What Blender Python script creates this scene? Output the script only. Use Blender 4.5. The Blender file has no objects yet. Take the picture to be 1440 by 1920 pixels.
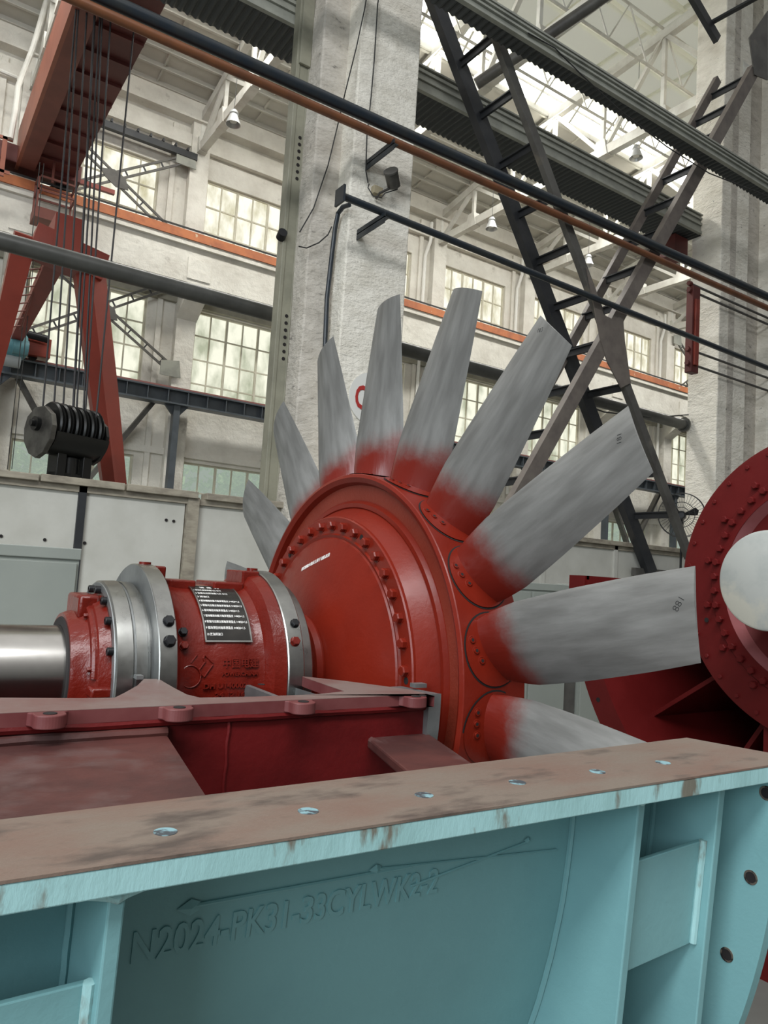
import bpy, bmesh, math, random
from mathutils import Vector, Matrix, noise
import numpy as np
random.seed(7)
PI = math.pi
sc = bpy.context.scene
col = sc.collection

# ------------------------------------------------------------------ camera, world, lights
YAW, PITCH, ROLL, FPX = 0.983672592, 0.0843206805, 0.0624414585, 1399.58222
EYE = Vector((0, 0, 2.3))
_d = Vector((math.cos(YAW)*math.cos(PITCH), math.sin(YAW)*math.cos(PITCH), math.sin(PITCH)))
_r0 = Vector((math.sin(YAW), -math.cos(YAW), 0)); _u0 = _r0.cross(_d)
_r = math.cos(ROLL)*_r0 + math.sin(ROLL)*_u0
_u = -math.sin(ROLL)*_r0 + math.cos(ROLL)*_u0
cam = bpy.data.cameras.new('camera'); camo = bpy.data.objects.new('camera', cam); col.objects.link(camo)
camo.matrix_world = Matrix(((_r.x, _u.x, -_d.x, EYE.x), (_r.y, _u.y, -_d.y, EYE.y), (_r.z, _u.z, -_d.z, EYE.z), (0, 0, 0, 1)))
cam.sensor_fit = 'VERTICAL'; cam.sensor_height = 36; cam.sensor_width = 27; cam.lens = 36*FPX/1920
cam.clip_start = .05; cam.clip_end = 500
sc.camera = camo
sc.view_settings.view_transform = 'Standard'; sc.view_settings.look = 'None'
sc.view_settings.gamma = 1; sc.view_settings.exposure = 0.0

world = bpy.data.worlds.new('world'); sc.world = world; world.use_nodes = True
wn = world.node_tree.nodes; wl = world.node_tree.links
bg = wn['Background']
tc = wn.new('ShaderNodeTexCoord'); sp = wn.new('ShaderNodeSeparateXYZ'); rp = wn.new('ShaderNodeValToRGB')
wl.new(tc.outputs['Generated'], sp.inputs[0]); wl.new(sp.outputs['Z'], rp.inputs[0])
rp.color_ramp.elements[0].position = 0.0; rp.color_ramp.elements[0].color = (.05, .05, .048, 1)
rp.color_ramp.elements[1].position = 0.85; rp.color_ramp.elements[1].color = (1.0, 1.0, .97, 1)
em = rp.color_ramp.elements.new(.52); em.color = (.34, .34, .33, 1)
wl.new(rp.outputs[0], bg.inputs[0]); bg.inputs[1].default_value = 0.80

def area(name, loc, target, sx, sy, power, color=(1, 1, 1)):
    l = bpy.data.lights.new(name, 'AREA'); l.shape = 'RECTANGLE'; l.size = sx; l.size_y = sy
    l.energy = power; l.color = color
    o = bpy.data.objects.new(name, l); col.objects.link(o); o.location = loc
    o.rotation_euler = (Vector(target)-Vector(loc)).to_track_quat('-Z', 'Y').to_euler()
    return o
# daylight through the roof glazing of the far aisle and of the aisle the viewer stands in
area('far_aisle_skylight', (22, 20.7, 21.2), (22, 20.0, 0), 55, 1.6, 6800, (1, .99, .94))
area('near_aisle_skylight', (-11, -6.5, 18.0), (-11, 1.8, 1.5), 26, 4.0, 5200, (.97, .99, 1))
# tall glazed end wall of the building, off to the left
area('end_wall_window', (-18, -9, 8.5), (1.2, 1.2, 1.2), 12, 9, 3000, (.84, .94, 1))

def at(x, y, X=None, Y=None, Z=None):
    """point of the photo seen at pixel x, y on the plane X, Y or Z = const"""
    w = _d + _r*((x-720)/FPX) - _u*((y-960)/FPX)
    if X is not None: k = (X-EYE.x)/w.x
    elif Y is not None: k = (Y-EYE.y)/w.y
    else: k = (Z-EYE.z)/w.z
    return EYE + w*k

# ------------------------------------------------------------------ materials
def mat(name, c, rough=.5, metal=0, c2=None, nscale=3, ndetail=6, lo=.4, hi=.65, bump=0, bscale=30, stretch=(1, 1, 1),
        c3=None, n3=12, lo3=.62, hi3=.7, spec=.5, coat=0, rvar=0, bdist=.02):
    m = bpy.data.materials.new(name); m.use_nodes = True
    n = m.node_tree.nodes; l = m.node_tree.links; b = n['Principled BSDF']
    b.inputs['Base Color'].default_value = (*c, 1); b.inputs['Roughness'].default_value = rough
    b.inputs['Metallic'].default_value = metal; b.inputs['Specular IOR Level'].default_value = spec
    b.inputs['Coat Weight'].default_value = coat; b.inputs['Coat Roughness'].default_value = .15
    t = n.new('ShaderNodeTexCoord'); mp = n.new('ShaderNodeMapping'); mp.inputs['Scale'].default_value = stretch
    l.new(t.outputs['Object'], mp.inputs[0])
    cur = None
    def nz(s, det=ndetail):
        q = n.new('ShaderNodeTexNoise'); q.inputs['Scale'].default_value = s; q.inputs['Detail'].default_value = det
        q.inputs['Roughness'].default_value = .6; l.new(mp.outputs[0], q.inputs[0]); return q
    def mixin(prev, cc, s, a, z):
        q = nz(s); r = n.new('ShaderNodeMapRange'); r.inputs[1].default_value = a; r.inputs[2].default_value = z
        l.new(q.outputs[0], r.inputs[0]); x = n.new('ShaderNodeMix'); x.data_type = 'RGBA'
        l.new(r.outputs[0], x.inputs[0])
        if isinstance(prev, tuple): x.inputs[6].default_value = (*prev, 1)
        else: l.new(prev, x.inputs[6])
        x.inputs[7].default_value = (*cc, 1); return x.outputs[2]
    cur = c
    if c2: cur = mixin(cur, c2, nscale, lo, hi)
    if c3: cur = mixin(cur, c3, n3, lo3, hi3)
    if not isinstance(cur, tuple): l.new(cur, b.inputs['Base Color'])
    if rvar:
        q = nz(nscale*2.3); r = n.new('ShaderNodeMapRange'); r.inputs[1].default_value = .3; r.inputs[2].default_value = .7
        r.inputs[3].default_value = max(.03, rough-rvar); r.inputs[4].default_value = rough+rvar
        l.new(q.outputs[0], r.inputs[0]); l.new(r.outputs[0], b.inputs['Roughness'])
    if bump:
        q = nz(bscale, 4); bp = n.new('ShaderNodeBump'); bp.inputs['Strength'].default_value = bump
        bp.inputs['Distance'].default_value = bdist; l.new(q.outputs[0], bp.inputs['Height']); l.new(bp.outputs[0], b.inputs['Normal'])
    return m

def emis(name, c, c2, s, lo, hi, strength, stretch=(1, 1, 1), zfade=None):
    m = bpy.data.materials.new(name); m.use_nodes = True
    n = m.node_tree.nodes; l = m.node_tree.links; n.remove(n['Principled BSDF'])
    e = n.new('ShaderNodeEmission'); o = n['Material Output']; l.new(e.outputs[0], o.inputs[0]); e.inputs[1].default_value = strength
    t = n.new('ShaderNodeTexCoord'); mp = n.new('ShaderNodeMapping'); mp.inputs['Scale'].default_value = stretch; l.new(t.outputs['Object'], mp.inputs[0])
    q = n.new('ShaderNodeTexNoise'); q.inputs['Scale'].default_value = s; q.inputs['Detail'].default_value = 5; l.new(mp.outputs[0], q.inputs[0])
    r = n.new('ShaderNodeMapRange'); r.inputs[1].default_value = lo; r.inputs[2].default_value = hi; l.new(q.outputs[0], r.inputs[0])
    x = n.new('ShaderNodeMix'); x.data_type = 'RGBA'; x.inputs[6].default_value = (*c, 1); x.inputs[7].default_value = (*c2, 1)
    l.new(r.outputs[0], x.inputs[0]); l.new(x.outputs[2], e.inputs[0]); return m

WHITEWASH = mat('whitewash', (.72, .695, .63), .9, c2=(.60, .57, .51), nscale=.9, bump=.8, bscale=3.5, bdist=.06, c3=(.34, .31, .27), n3=1.6, lo3=.64, hi3=.80)
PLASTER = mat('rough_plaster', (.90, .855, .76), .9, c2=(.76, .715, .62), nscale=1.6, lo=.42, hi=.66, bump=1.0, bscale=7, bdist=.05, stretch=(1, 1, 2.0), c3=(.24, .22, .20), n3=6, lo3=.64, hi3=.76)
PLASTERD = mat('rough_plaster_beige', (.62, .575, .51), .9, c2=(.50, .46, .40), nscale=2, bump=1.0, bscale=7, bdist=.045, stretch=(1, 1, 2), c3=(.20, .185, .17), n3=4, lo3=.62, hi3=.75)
CEIL = mat('ceiling_paint', (.56, .545, .49), .9, c2=(.47, .455, .41), nscale=.5, c3=(.2, .19, .17), n3=.6, lo3=.70, hi3=.78)
CEILW = mat('ceiling_white', (.84, .84, .79), .9, c2=(.74, .74, .69), nscale=.5)
_n = CEILW.node_tree.nodes; _l = CEILW.node_tree.links      # translucency added to brighten the near roof slope
_t = _n.new('ShaderNodeBsdfTranslucent'); _t.inputs[0].default_value = (.9, .9, .84, 1); _m = _n.new('ShaderNodeMixShader'); _m.inputs[0].default_value = .88
_l.new(_n['Principled BSDF'].outputs[0], _m.inputs[1]); _l.new(_t.outputs[0], _m.inputs[2]); _l.new(_m.outputs[0], _n['Material Output'].inputs[0])
TRUSSW = mat('white_truss_paint', (.68, .67, .62), .8, c2=(.55, .53, .48), nscale=1.5)
CONC = mat('olive_concrete', (.34, .32, .26), .9, c2=(.26, .25, .20), nscale=2)
RED = mat('orange_red_enamel', (.180, .0135, .0055), .36, c2=(.145, .0105, .0045), nscale=2.5, bump=.07, bscale=28, spec=.32, coat=.06, rvar=.06)
REDP = mat('red_plate_enamel', (.20, .030, .016), .42, c2=(.17, .022, .011), nscale=3, bump=.15, bscale=60, spec=.4)
REDC = mat('crimson_primer', (.120, .008, .008), .50, c2=(.10, .006, .006), nscale=3, bump=.06, bscale=30, spec=.25)
REDCAST = mat('red_casting_enamel', (.145, .010, .005), .30, c2=(.115, .008, .004), nscale=4, bump=.25, bscale=22, coat=.10, spec=.4)
FRAMER = mat('dark_red_primer', (.118, .0065, .007), .5, c2=(.085, .0045, .005), nscale=4, bump=.12, bscale=22, spec=.25)
FRAMES = mat('scuffed_red_edge', (.16, .045, .044), .55, c2=(.12, .024, .025), nscale=6)
FRAMET = mat('dusty_red_plate', (.20, .155, .14), .5, c2=(.17, .085, .075), nscale=3, c3=(.20, .15, .13), n3=7, lo3=.55, hi3=.75, bump=.06)
PLATED = mat('dusty_crimson_plate', (.095, .027, .022), .6, c2=(.055, .016, .014), nscale=4, lo=.40, hi=.60, c3=(.12, .075, .07), n3=3, lo3=.53, hi3=.68, bump=.06)
TEAL = mat('teal_enamel', (.178, .36, .375), .48, c2=(.158, .325, .345), nscale=3, bump=.05, bscale=60, c3=(.10, .17, .17), n3=30, lo3=.74, hi3=.80)
TEALE = mat('teal_lit_grimy_edge', (.33, .55, .56), .55, c2=(.27, .46, .46), nscale=6, bump=.1, bscale=60, c3=(.16, .15, .12), n3=12, lo3=.56, hi3=.66, stretch=(1.6, 1, .5))  # paler teal puts the lit edge into the colour; brown specks are grime
RUSTF = mat('rusty_flange_face', (.175, .138, .110), .6, c2=(.165, .094, .070), nscale=2.2, c3=(.075, .055, .045), n3=6, lo3=.54, hi3=.70, stretch=(1, 2.4, 1), bump=.1, bscale=70)
STEEL = mat('machined_steel', (.42, .42, .40), .32, 1, c2=(.30, .30, .29), nscale=6, rvar=.08, c3=(.16, .15, .13), n3=9, lo3=.64, hi3=.78)
SHAFTM = mat('polished_shaft', (.62, .60, .57), .22, 1, c2=(.5, .48, .46), nscale=3)
STEELD = mat('dull_machined_steel', (.30, .31, .31), .5, .8, c2=(.22, .23, .23), nscale=8)
BLACKB = mat('black_oxide', (.02, .02, .022), .42, .5)
DARK = mat('dark_gap', (.010, .007, .007), .8)
LATT = mat('dirty_grey_steel', (.115, .11, .10), .55, .2, c2=(.075, .07, .065), nscale=2, c3=(.17, .15, .12), n3=3, lo3=.6, hi3=.75)
LATTD = mat('blackened_steel', (.030, .032, .036), .5, .3, c2=(.045, .046, .048), nscale=2)
BROWNST = mat('brown_grey_steel', (.17, .145, .125), .6, .1, c2=(.12, .10, .09), nscale=2.5)
PIPEB = mat('black_blue_pipe', (.018, .026, .036), .36, .1, c2=(.03, .034, .036), nscale=3)
PIPEC = mat('copper_brown_pipe', (.20, .075, .032), .42, .15, c2=(.15, .06, .03), nscale=3)
PIPEG = mat('grey_pipe', (.085, .085, .078), .38, .2, c2=(.06, .06, .055), nscale=2)
POSTG = mat('olive_grey_steel', (.29, .28, .215), .5, c2=(.22, .215, .165), nscale=2)
CRANER = mat('crane_orange_red', (.31, .10, .06), .55, c2=(.25, .075, .045), nscale=1)  # brighter crane red, light on the girder's side put into the colour
CRANED = mat('crane_red_shaded', (.20, .062, .046), .6, c2=(.155, .047, .036), nscale=1)  # darker crane red, the girder underside's shade put into the colour
CRANEX = mat('crane_dark_red', (.12, .024, .02), .6, c2=(.09, .02, .018), nscale=1)
GANTRY = mat('gantry_red', (.26, .040, .024), .45, c2=(.215, .033, .02), nscale=1.2)
RAILOR = mat('orange_rail_paint', (.50, .16, .055), .55, c2=(.36, .11, .045), nscale=2, c3=(.6, .5, .35), n3=3, lo3=.66, hi3=.72)
BLUEG = mat('blue_grey_steel', (.085, .10, .115), .45, .1, c2=(.065, .075, .085), nscale=2)
MOTORT = mat('teal_motor_paint', (.10, .24, .27), .45)
ROPE = mat('wire_rope', (.035, .033, .035), .5, .4)
HOOKB = mat('greasy_black_iron', (.016, .016, .016), .35, .3)
HOOKG = mat('worn_grey_iron', (.14, .135, .12), .45, .5, c2=(.07, .065, .06), nscale=3)
PANEL = mat('partition_panel_paint', (.56, .55, .50), .6, c2=(.47, .46, .41), nscale=1, c3=(.25, .17, .10), n3=5, lo3=.72, hi3=.75)
TIMBER = mat('weathered_rail', (.36, .32, .25), .8, c2=(.22, .19, .15), nscale=3, stretch=(1, 3, 3))
CABG = mat('grey_green_cabinet', (.285, .305, .275), .45, c2=(.255, .275, .25), nscale=1)
FLOORM = mat('factory_floor', (.17, .175, .16), .5, c2=(.13, .13, .12), nscale=.8)
SILV = mat('silver_painted_disc', (.50, .51, .48), .5, .15, c2=(.40, .42, .40), nscale=5, c3=(.60, .58, .50), n3=3, lo3=.52, hi3=.62)
BRUSHED = mat('bright_primer_ring', (.42, .16, .17), .30, .2, c2=(.36, .12, .12), nscale=4)
CORR = mat('corrugated_dark_sheet', (.045, .05, .052), .5, .2)
GIRDT = mat('grey_green_channel', (.33, .335, .29), .5, c2=(.24, .245, .215), nscale=2)
WHITEP = mat('white_paint', (.75, .74, .70), .7)
SIGNR = mat('sign_red', (.42, .03, .025), .6)
WHITETX = mat('white_lettering', (.85, .83, .80), .5)
PLATEM = mat('engraved_black_plate', (.035, .033, .032), .22, .6, c2=(.06, .055, .05), nscale=9)
INK = mat('marker_ink', (.01, .01, .01), .7)
LAMPM = mat('lamp_housing', (.55, .56, .56), .35, .5)
FRAMEP = mat('window_frame_paint', (.62, .59, .48), .7, c2=(.50, .47, .37), nscale=2)
BLK = mat('black_cable', (.02, .02, .02), .6)
LEAF = mat('leaves', (.14, .34, .07), .7, c2=(.62, .78, .40), nscale=2.5, lo=.45, hi=.58)
BARK = mat('bark', (.12, .09, .06), .9)
GLZ_UP = emis('stained_pane_upper', (1.0, .98, .84), (.56, .52, .34), 2.2, .42, .70, 1.15, (1, 1, .45))
GLZ_MID = emis('stained_pane_middle', (.95, .95, .78), (.44, .47, .34), 1.6, .42, .68, 1.05, (1, 1, .5))
GLZ_SKY = emis('monitor_glazing', (1, 1, .97), (1, 1, .9), 1, .4, .7, 6.0)

def glow_haze_glass():
    m = bpy.data.materials.new('glow_haze_glass'); m.use_nodes = True; n = m.node_tree.nodes; l = m.node_tree.links
    n.remove(n['Principled BSDF']); t = n.new('ShaderNodeBsdfTransparent'); g = n.new('ShaderNodeBsdfGlossy'); g.inputs['Roughness'].default_value = .05
    x = n.new('ShaderNodeMixShader'); x.inputs[0].default_value = .08; t.inputs[0].default_value = (.93, .97, .94, 1)
    l.new(t.outputs[0], x.inputs[1]); l.new(g.outputs[0], x.inputs[2])
    e = n.new('ShaderNodeEmission'); e.inputs[0].default_value = (.82, .95, .84, 1); e.inputs[1].default_value = 1.3  # pale emission adds a bright daylight haze to the panes
    y = n.new('ShaderNodeMixShader'); y.inputs[0].default_value = .15; l.new(x.outputs[0], y.inputs[1]); l.new(e.outputs[0], y.inputs[2])
    l.new(y.outputs[0], n['Material Output'].inputs[0]); return m
GLASS = glow_haze_glass()

def blade_mat():
    """bare grey blade whose root is sprayed red; z of the blade's own frame is the span"""
    m = bpy.data.materials.new('blade_metal_red_root'); m.use_nodes = True; n = m.node_tree.nodes; l = m.node_tree.links; b = n['Principled BSDF']
    t = n.new('ShaderNodeTexCoord'); s = n.new('ShaderNodeSeparateXYZ'); l.new(t.outputs['Object'], s.inputs[0])
    q = n.new('ShaderNodeTexNoise'); q.inputs['Scale'].default_value = 9; q.inputs['Detail'].default_value = 12; q.inputs['Roughness'].default_value = .78; l.new(t.outputs['Object'], q.inputs[0])
    a = n.new('ShaderNodeMath'); a.operation = 'MULTIPLY_ADD'; a.inputs[1].default_value = -.16; l.new(q.outputs[0], a.inputs[0]); l.new(s.outputs['Z'], a.inputs[2])
    # more red towards the leading-edge side (local x)
    a2 = n.new('ShaderNodeMath'); a2.operation = 'MULTIPLY_ADD'; a2.inputs[1].default_value = .22; l.new(s.outputs['X'], a2.inputs[0]); l.new(a.outputs[0], a2.inputs[2])
    r = n.new('ShaderNodeMapRange'); r.interpolation_type = 'SMOOTHSTEP'; r.inputs[1].default_value = .84; r.inputs[2].default_value = .985; l.new(a2.outputs[0], r.inputs[0])
    mp = n.new('ShaderNodeMapping'); mp.inputs['Scale'].default_value = (9, 9, 1.6); l.new(t.outputs['Object'], mp.inputs[0])
    q2 = n.new('ShaderNodeTexNoise'); q2.inputs['Scale'].default_value = 2.4; q2.inputs['Detail'].default_value = 5; l.new(mp.outputs[0], q2.inputs[0])
    g = n.new('ShaderNodeMix'); g.data_type = 'RGBA'; g.inputs[6].default_value = (.165, .163, .155, 1); g.inputs[7].default_value = (.26, .258, .248, 1)
    rr = n.new('ShaderNodeMapRange'); rr.inputs[1].default_value = .35; rr.inputs[2].default_value = .68; l.new(q2.outputs[0], rr.inputs[0]); l.new(rr.outputs[0], g.inputs[0])
    x = n.new('ShaderNodeMix'); x.data_type = 'RGBA'; l.new(r.outputs[0], x.inputs[0]); x.inputs[6].default_value = (.16, .015, .009, 1); l.new(g.outputs[2], x.inputs[7])
    l.new(x.outputs[2], b.inputs['Base Color'])
    me = n.new('ShaderNodeMath'); me.operation = 'MULTIPLY'; me.inputs[1].default_value = .35; l.new(r.outputs[0], me.inputs[0]); l.new(me.outputs[0], b.inputs['Metallic'])
    ro = n.new('ShaderNodeMapRange'); ro.inputs[3].default_value = .28; ro.inputs[4].default_value = .52; l.new(r.outputs[0], ro.inputs[0]); l.new(ro.outputs[0], b.inputs['Roughness'])
    bp = n.new('ShaderNodeBump'); bp.inputs['Strength'].default_value = .12; bp.inputs['Distance'].default_value = .02; l.new(q2.outputs[0], bp.inputs['Height']); l.new(bp.outputs[0], b.inputs['Normal'])
    return m
BLADE = blade_mat()

# ------------------------------------------------------------------ mesh builder
ORG = {}
class MB:
    def __init__(s): s.v = []; s.f = []
    def add(s, v, f):
        k = len(s.v); s.v += [Vector(p) for p in v]; s.f += [tuple(i+k for i in q) for q in f]; return s
    def hexa(s, p):          # 8 points: bottom 4, top 4
        return s.add(p, [(3, 2, 1, 0), (4, 5, 6, 7), (0, 1, 5, 4), (1, 2, 6, 5), (2, 3, 7, 6), (3, 0, 4, 7)])
    def box(s, x0, y0, z0, x1, y1, z1):
        x0, x1 = sorted((x0, x1)); y0, y1 = sorted((y0, y1)); z0, z1 = sorted((z0, z1))
        return s.hexa([(x0, y0, z0), (x1, y0, z0), (x1, y1, z0), (x0, y1, z0), (x0, y0, z1), (x1, y0, z1), (x1, y1, z1), (x0, y1, z1)])
    def beam(s, a, b, w, h, up=(0, 0, 1), w2=None, h2=None):
        a = Vector(a); b = Vector(b); d = (b-a).normalized(); up = Vector(up)
        sd = d.cross(up)
        if sd.length < 1e-4: sd = d.cross(Vector((0, 1, 0)))
        sd.normalize(); u = sd.cross(d); w2 = w if w2 is None else w2; h2 = h if h2 is None else h2
        P = [a-sd*w/2-u*h/2, a+sd*w/2-u*h/2, a+sd*w/2+u*h/2, a-sd*w/2+u*h/2]
        Q = [b-sd*w2/2-u*h2/2, b+sd*w2/2-u*h2/2, b+sd*w2/2+u*h2/2, b-sd*w2/2+u*h2/2]
        return s.hexa(P+Q)
    def prism(s, poly, z0, z1):      # polygon in XY (ccw) extruded in Z
        ar = sum(poly[i][0]*poly[(i+1) % len(poly)][1]-poly[(i+1) % len(poly)][0]*poly[i][1] for i in range(len(poly)))
        if ar < 0: poly = poly[::-1]
        n = len(poly); v = [(p[0], p[1], z0) for p in poly]+[(p[0], p[1], z1) for p in poly]
        return s.add(v, [tuple(range(n))[::-1], tuple(range(n, 2*n))]+[(i, (i+1) % n, n+(i+1) % n, n+i) for i in range(n)])
    def plate(s, pts, off):          # polygon in space extruded by vector off
        n = len(pts); off = Vector(off); v = [Vector(p) for p in pts]; v += [p+off for p in v[:n]]
        return s.add(v, [tuple(range(n))[::-1], tuple(range(n, 2*n))]+[(i, (i+1) % n, n+(i+1) % n, n+i) for i in range(n)])
    def tube(s, pts, r, n=12, closed=False, r2=None):
        pts = [Vector(p) for p in pts]; m = len(pts); base = len(s.v); up = None
        for i, p in enumerate(pts):
            if closed: d = pts[(i+1) % m]-pts[i-1]
            else: d = pts[min(i+1, m-1)]-pts[max(i-1, 0)]
            d.normalize()
            if up is None:
                up = Vector((0, 0, 1)) if abs(d.z) < .9 else Vector((1, 0, 0))
            sd = d.cross(up); sd.normalize(); up = sd.cross(d)
            rr = r if r2 is None else r+(r2-r)*i/(m-1)
            for k in range(n):
                a = 2*PI*k/n; s.v.append(p+sd*math.cos(a)*rr+up*math.sin(a)*rr)
        for i in range(m if closed else m-1):
            for k in range(n):
                a = base+i*n+k; b = base+i*n+(k+1) % n; c = base+((i+1) % m)*n+(k+1) % n; e = base+((i+1) % m)*n+k
                s.f.append((a, b, c, e))
        if not closed:
            s.f.append(tuple(base+k for k in range(n))[::-1]); s.f.append(tuple(base+(m-1)*n+k for k in range(n)))
        return s
    def lathe(s, prof, cy, cz, n=96, closed=False, a0=0, a1=2*PI):   # prof: (X, R), about a line along X
        full = abs(a1-a0-2*PI) < 1e-6; base = len(s.v); m = len(prof); nn = n if full else n+1
        for j in range(nn):
            a = a0+(a1-a0)*j/n
            for X, R in prof: s.v.append(Vector((X, cy-R*math.cos(a), cz+R*math.sin(a))))
        for j in range(n):
            j2 = (j+1) % nn
            for i in range(m if closed else m-1):
                i2 = (i+1) % m
                s.f.append((base+j*m+i, base+j2*m+i, base+j2*m+i2, base+j*m+i2))
        if closed and not full:
            s.f.append(tuple(base+i for i in range(m))[::-1]); s.f.append(tuple(base+(nn-1)*m+i for i in range(m)))
        return s
    def disc(s, c, axis, r, h, n=24):
        c = Vector(c); axis = Vector(axis).normalized(); return s.tube([c, c+axis*h], r, n)
    def build(s, name, m, parent=None, smooth=35, bevel=0, seg=2):
        o0 = ORG.get(parent.name, Vector((0, 0, 0))) if parent else Vector((0, 0, 0))
        me = bpy.data.meshes.new(name); me.from_pydata([tuple(p-o0) for p in s.v], [], s.f); me.validate()
        bm = bmesh.new(); bm.from_mesh(me); bmesh.ops.recalc_face_normals(bm, faces=bm.faces); bm.to_mesh(me); bm.free()
        if smooth:
            for p in me.polygons: p.use_smooth = True
            me.set_sharp_from_angle(angle=math.radians(smooth))
        me.materials.append(m)
        o = bpy.data.objects.new(name, me); col.objects.link(o)
        if parent: o.parent = parent
        ORG[o.name] = o0
        if bevel:
            b = o.modifiers.new('bevel', 'BEVEL'); b.width = bevel; b.segments = seg; b.limit_method = 'ANGLE'; b.harden_normals = False
        return o

def tag(o, label=None, cat=None, group=None, kind=None):
    if label: o['label'] = label
    if cat: o['category'] = cat
    if group: o['group'] = group
    if kind: o['kind'] = kind
    return o
def thing(name, label, cat, loc=(0, 0, 0), group=None, kind=None):
    o = bpy.data.objects.new(name, None); col.objects.link(o); o.location = loc; o.empty_display_size = .1
    ORG[o.name] = Vector(loc); return tag(o, label, cat, group, kind)
def struct(name, mb, m, **k):
    return tag(mb.build(name, m, **k), kind='structure')
def put(me, name, parent, loc, rot=None, scale=None):      # an object that shares a mesh, placed in world space under parent
    o = bpy.data.objects.new(name, me); col.objects.link(o); o.parent = parent
    o0 = ORG.get(parent.name, Vector((0, 0, 0))); o.location = Vector(loc)-o0
    if rot is not None: o.rotation_euler = rot
    if scale: o.scale = scale
    ORG[o.name] = o0; return o
def pmesh(mb, m, smooth=35):
    o = mb.build('tmp', m, smooth=smooth); me = o.data; ORG.pop(o.name, None); bpy.data.objects.remove(o); return me

def hex_bolt_mesh(r=.013, h=.011, m=RED, washer=True):      # points along -X, base at origin
    b = MB(); 
    if washer: b.tube([(0.001, 0, 0), (-.002, 0, 0)], r*1.12, 16)
    v = [(-.002, r*math.cos(PI/3*k), r*math.sin(PI/3*k)) for k in range(6)]
    v += [(-h*.8, r*math.cos(PI/3*k), r*math.sin(PI/3*k)) for k in range(6)]
    v += [(-h, r*.82*math.cos(PI/3*k), r*.82*math.sin(PI/3*k)) for k in range(6)]
    f = [tuple(range(6))]+[(k, (k+1) % 6, 6+(k+1) % 6, 6+k) for k in range(6)]+[(6+k, 6+(k+1) % 6, 12+(k+1) % 6, 12+k) for k in range(6)]+[tuple(range(12, 18))]
    b.add(v, f); return pmesh(b, m, smooth=20)
def socket_mesh(r, h, m):      # cap screw with a dark socket, points along -X
    b = MB(); n = 20
    prof = [(0, r), (-h*.9, r), (-h, r*.9), (-h, r*.5), (-h*.4, r*.45), (-h*.4, 0.0001)]
    b.lathe(prof, 0, 0, n); return pmesh(b, m, smooth=30)

_txt_i = 0
def text_geo(s, size, extrude, spacing=1.0, bold=0.0):
    """lettering as (verts, faces), baseline at the origin, x to the right, y up"""
    cu = bpy.data.curves.new('lettering', 'FONT'); cu.body = s; cu.size = size; cu.extrude = extrude; cu.space_character = spacing; cu.offset = bold
    cu.resolution_u = 3
    o = bpy.data.objects.new('lettering', cu); col.objects.link(o)
    bpy.context.view_layer.update()
    dg = bpy.context.evaluated_depsgraph_get(); me = bpy.data.meshes.new_from_object(o.evaluated_get(dg))
    v = [tuple(p.co) for p in me.vertices]; f = [tuple(p.vertices) for p in me.polygons]
    bpy.data.objects.remove(o); bpy.data.curves.remove(cu); bpy.data.meshes.remove(me)
    return v, f

# ================================================================== SETTING
WY = 28.3
PX = [8.53+6.03*k for k in range(-3, 8)]          # left edges of the far wall's pilasters
struct('floor', MB().box(-25, -12, -.2, 62, 40, 0), FLOORM, smooth=0)

def wall_far():
    b = MB(); rows = [(3.9, 6.2), (8.4, 12.25), (14.5, 17.65)]
    zs = [0]+[z for r in rows for z in r]+[20.6]
    for i, p in enumerate(PX[:-1]):
        w0, w1, p2 = p+.82, p+4.95, PX[i+1]
        b.box(p, WY, 0, w0, WY+.4, 20.6); b.box(w1, WY, 0, p2, WY+.4, 20.6)
        for a, c in ((0, 3.9), (6.2, 8.4), (12.25, 14.5), (17.65, 20.6)): b.box(w0, WY, a, w1, WY+.4, c)
    struct('wall_back', b, WHITEWASH, smooth=0)
    b = MB()
    for p in PX: b.box(p-.02, WY-.35, 0, p+.72, WY+.02, 19.6)
    for p in PX: b.box(p+5.3, WY-.12, 0, p+5.5, WY+.02, 19.4)
    b.box(PX[0], WY-.25, 18.6, PX[-1], WY+.01, 19.1); b.box(PX[0], WY-.5, 19.6, PX[-1], WY+.1, 20.5)
    b.box(PX[0], WY-.15, 6.35, PX[-1], WY+.01, 6.6)
    struct('trim_1', b, WHITEWASH, smooth=0)
    b = MB(); b.box(PX[0], WY-.2, 12.3, PX[-1], WY+.01, 13.2); struct('trim_2', b, CONC, smooth=0)
    n = 0
    for i, p in enumerate(PX[:-1]):
        for ri, (z0, z1) in enumerate(rows):
            if p+4.95 < 1.0 or (ri == 0 and p > 40): continue
            n += 1; w0, w1 = p+.82, p+4.95
            f = MB(); t = .07; yb = WY+.12
            for x in (w0, w1-t): f.box(x, yb, z0, x+t, yb+.1, z1)
            for z in (z0, z1-t): f.box(w0+t, yb, z, w1-t, yb+.1, z+t)
            nc = 6; nr = {0: 2, 1: 4, 2: 3}[ri]; cw = (w1-w0)/nc; rh = (z1-z0)/nr
            for c in range(1, nc):
                wd = .09 if c % 2 == 0 else .045
                f.box(w0+c*cw-wd/2, yb+.01, z0+t, w0+c*cw+wd/2, yb+.09, z1-t)
            for r_ in range(1, nr): f.box(w0+t, yb+.015, z0+r_*rh-.025, w1-t, yb+.085, z0+r_*rh+.025)
            fo = tag(f.build('window_%d' % n, FRAMEP, smooth=0), kind='structure')
            g = MB().box(w0+.02, yb+.11, z0+.02, w1-.02, yb+.125, z1-.02)
            g.build('pane', (GLASS, GLZ_MID, GLZ_UP)[ri], fo, smooth=0)
wall_far()

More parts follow.
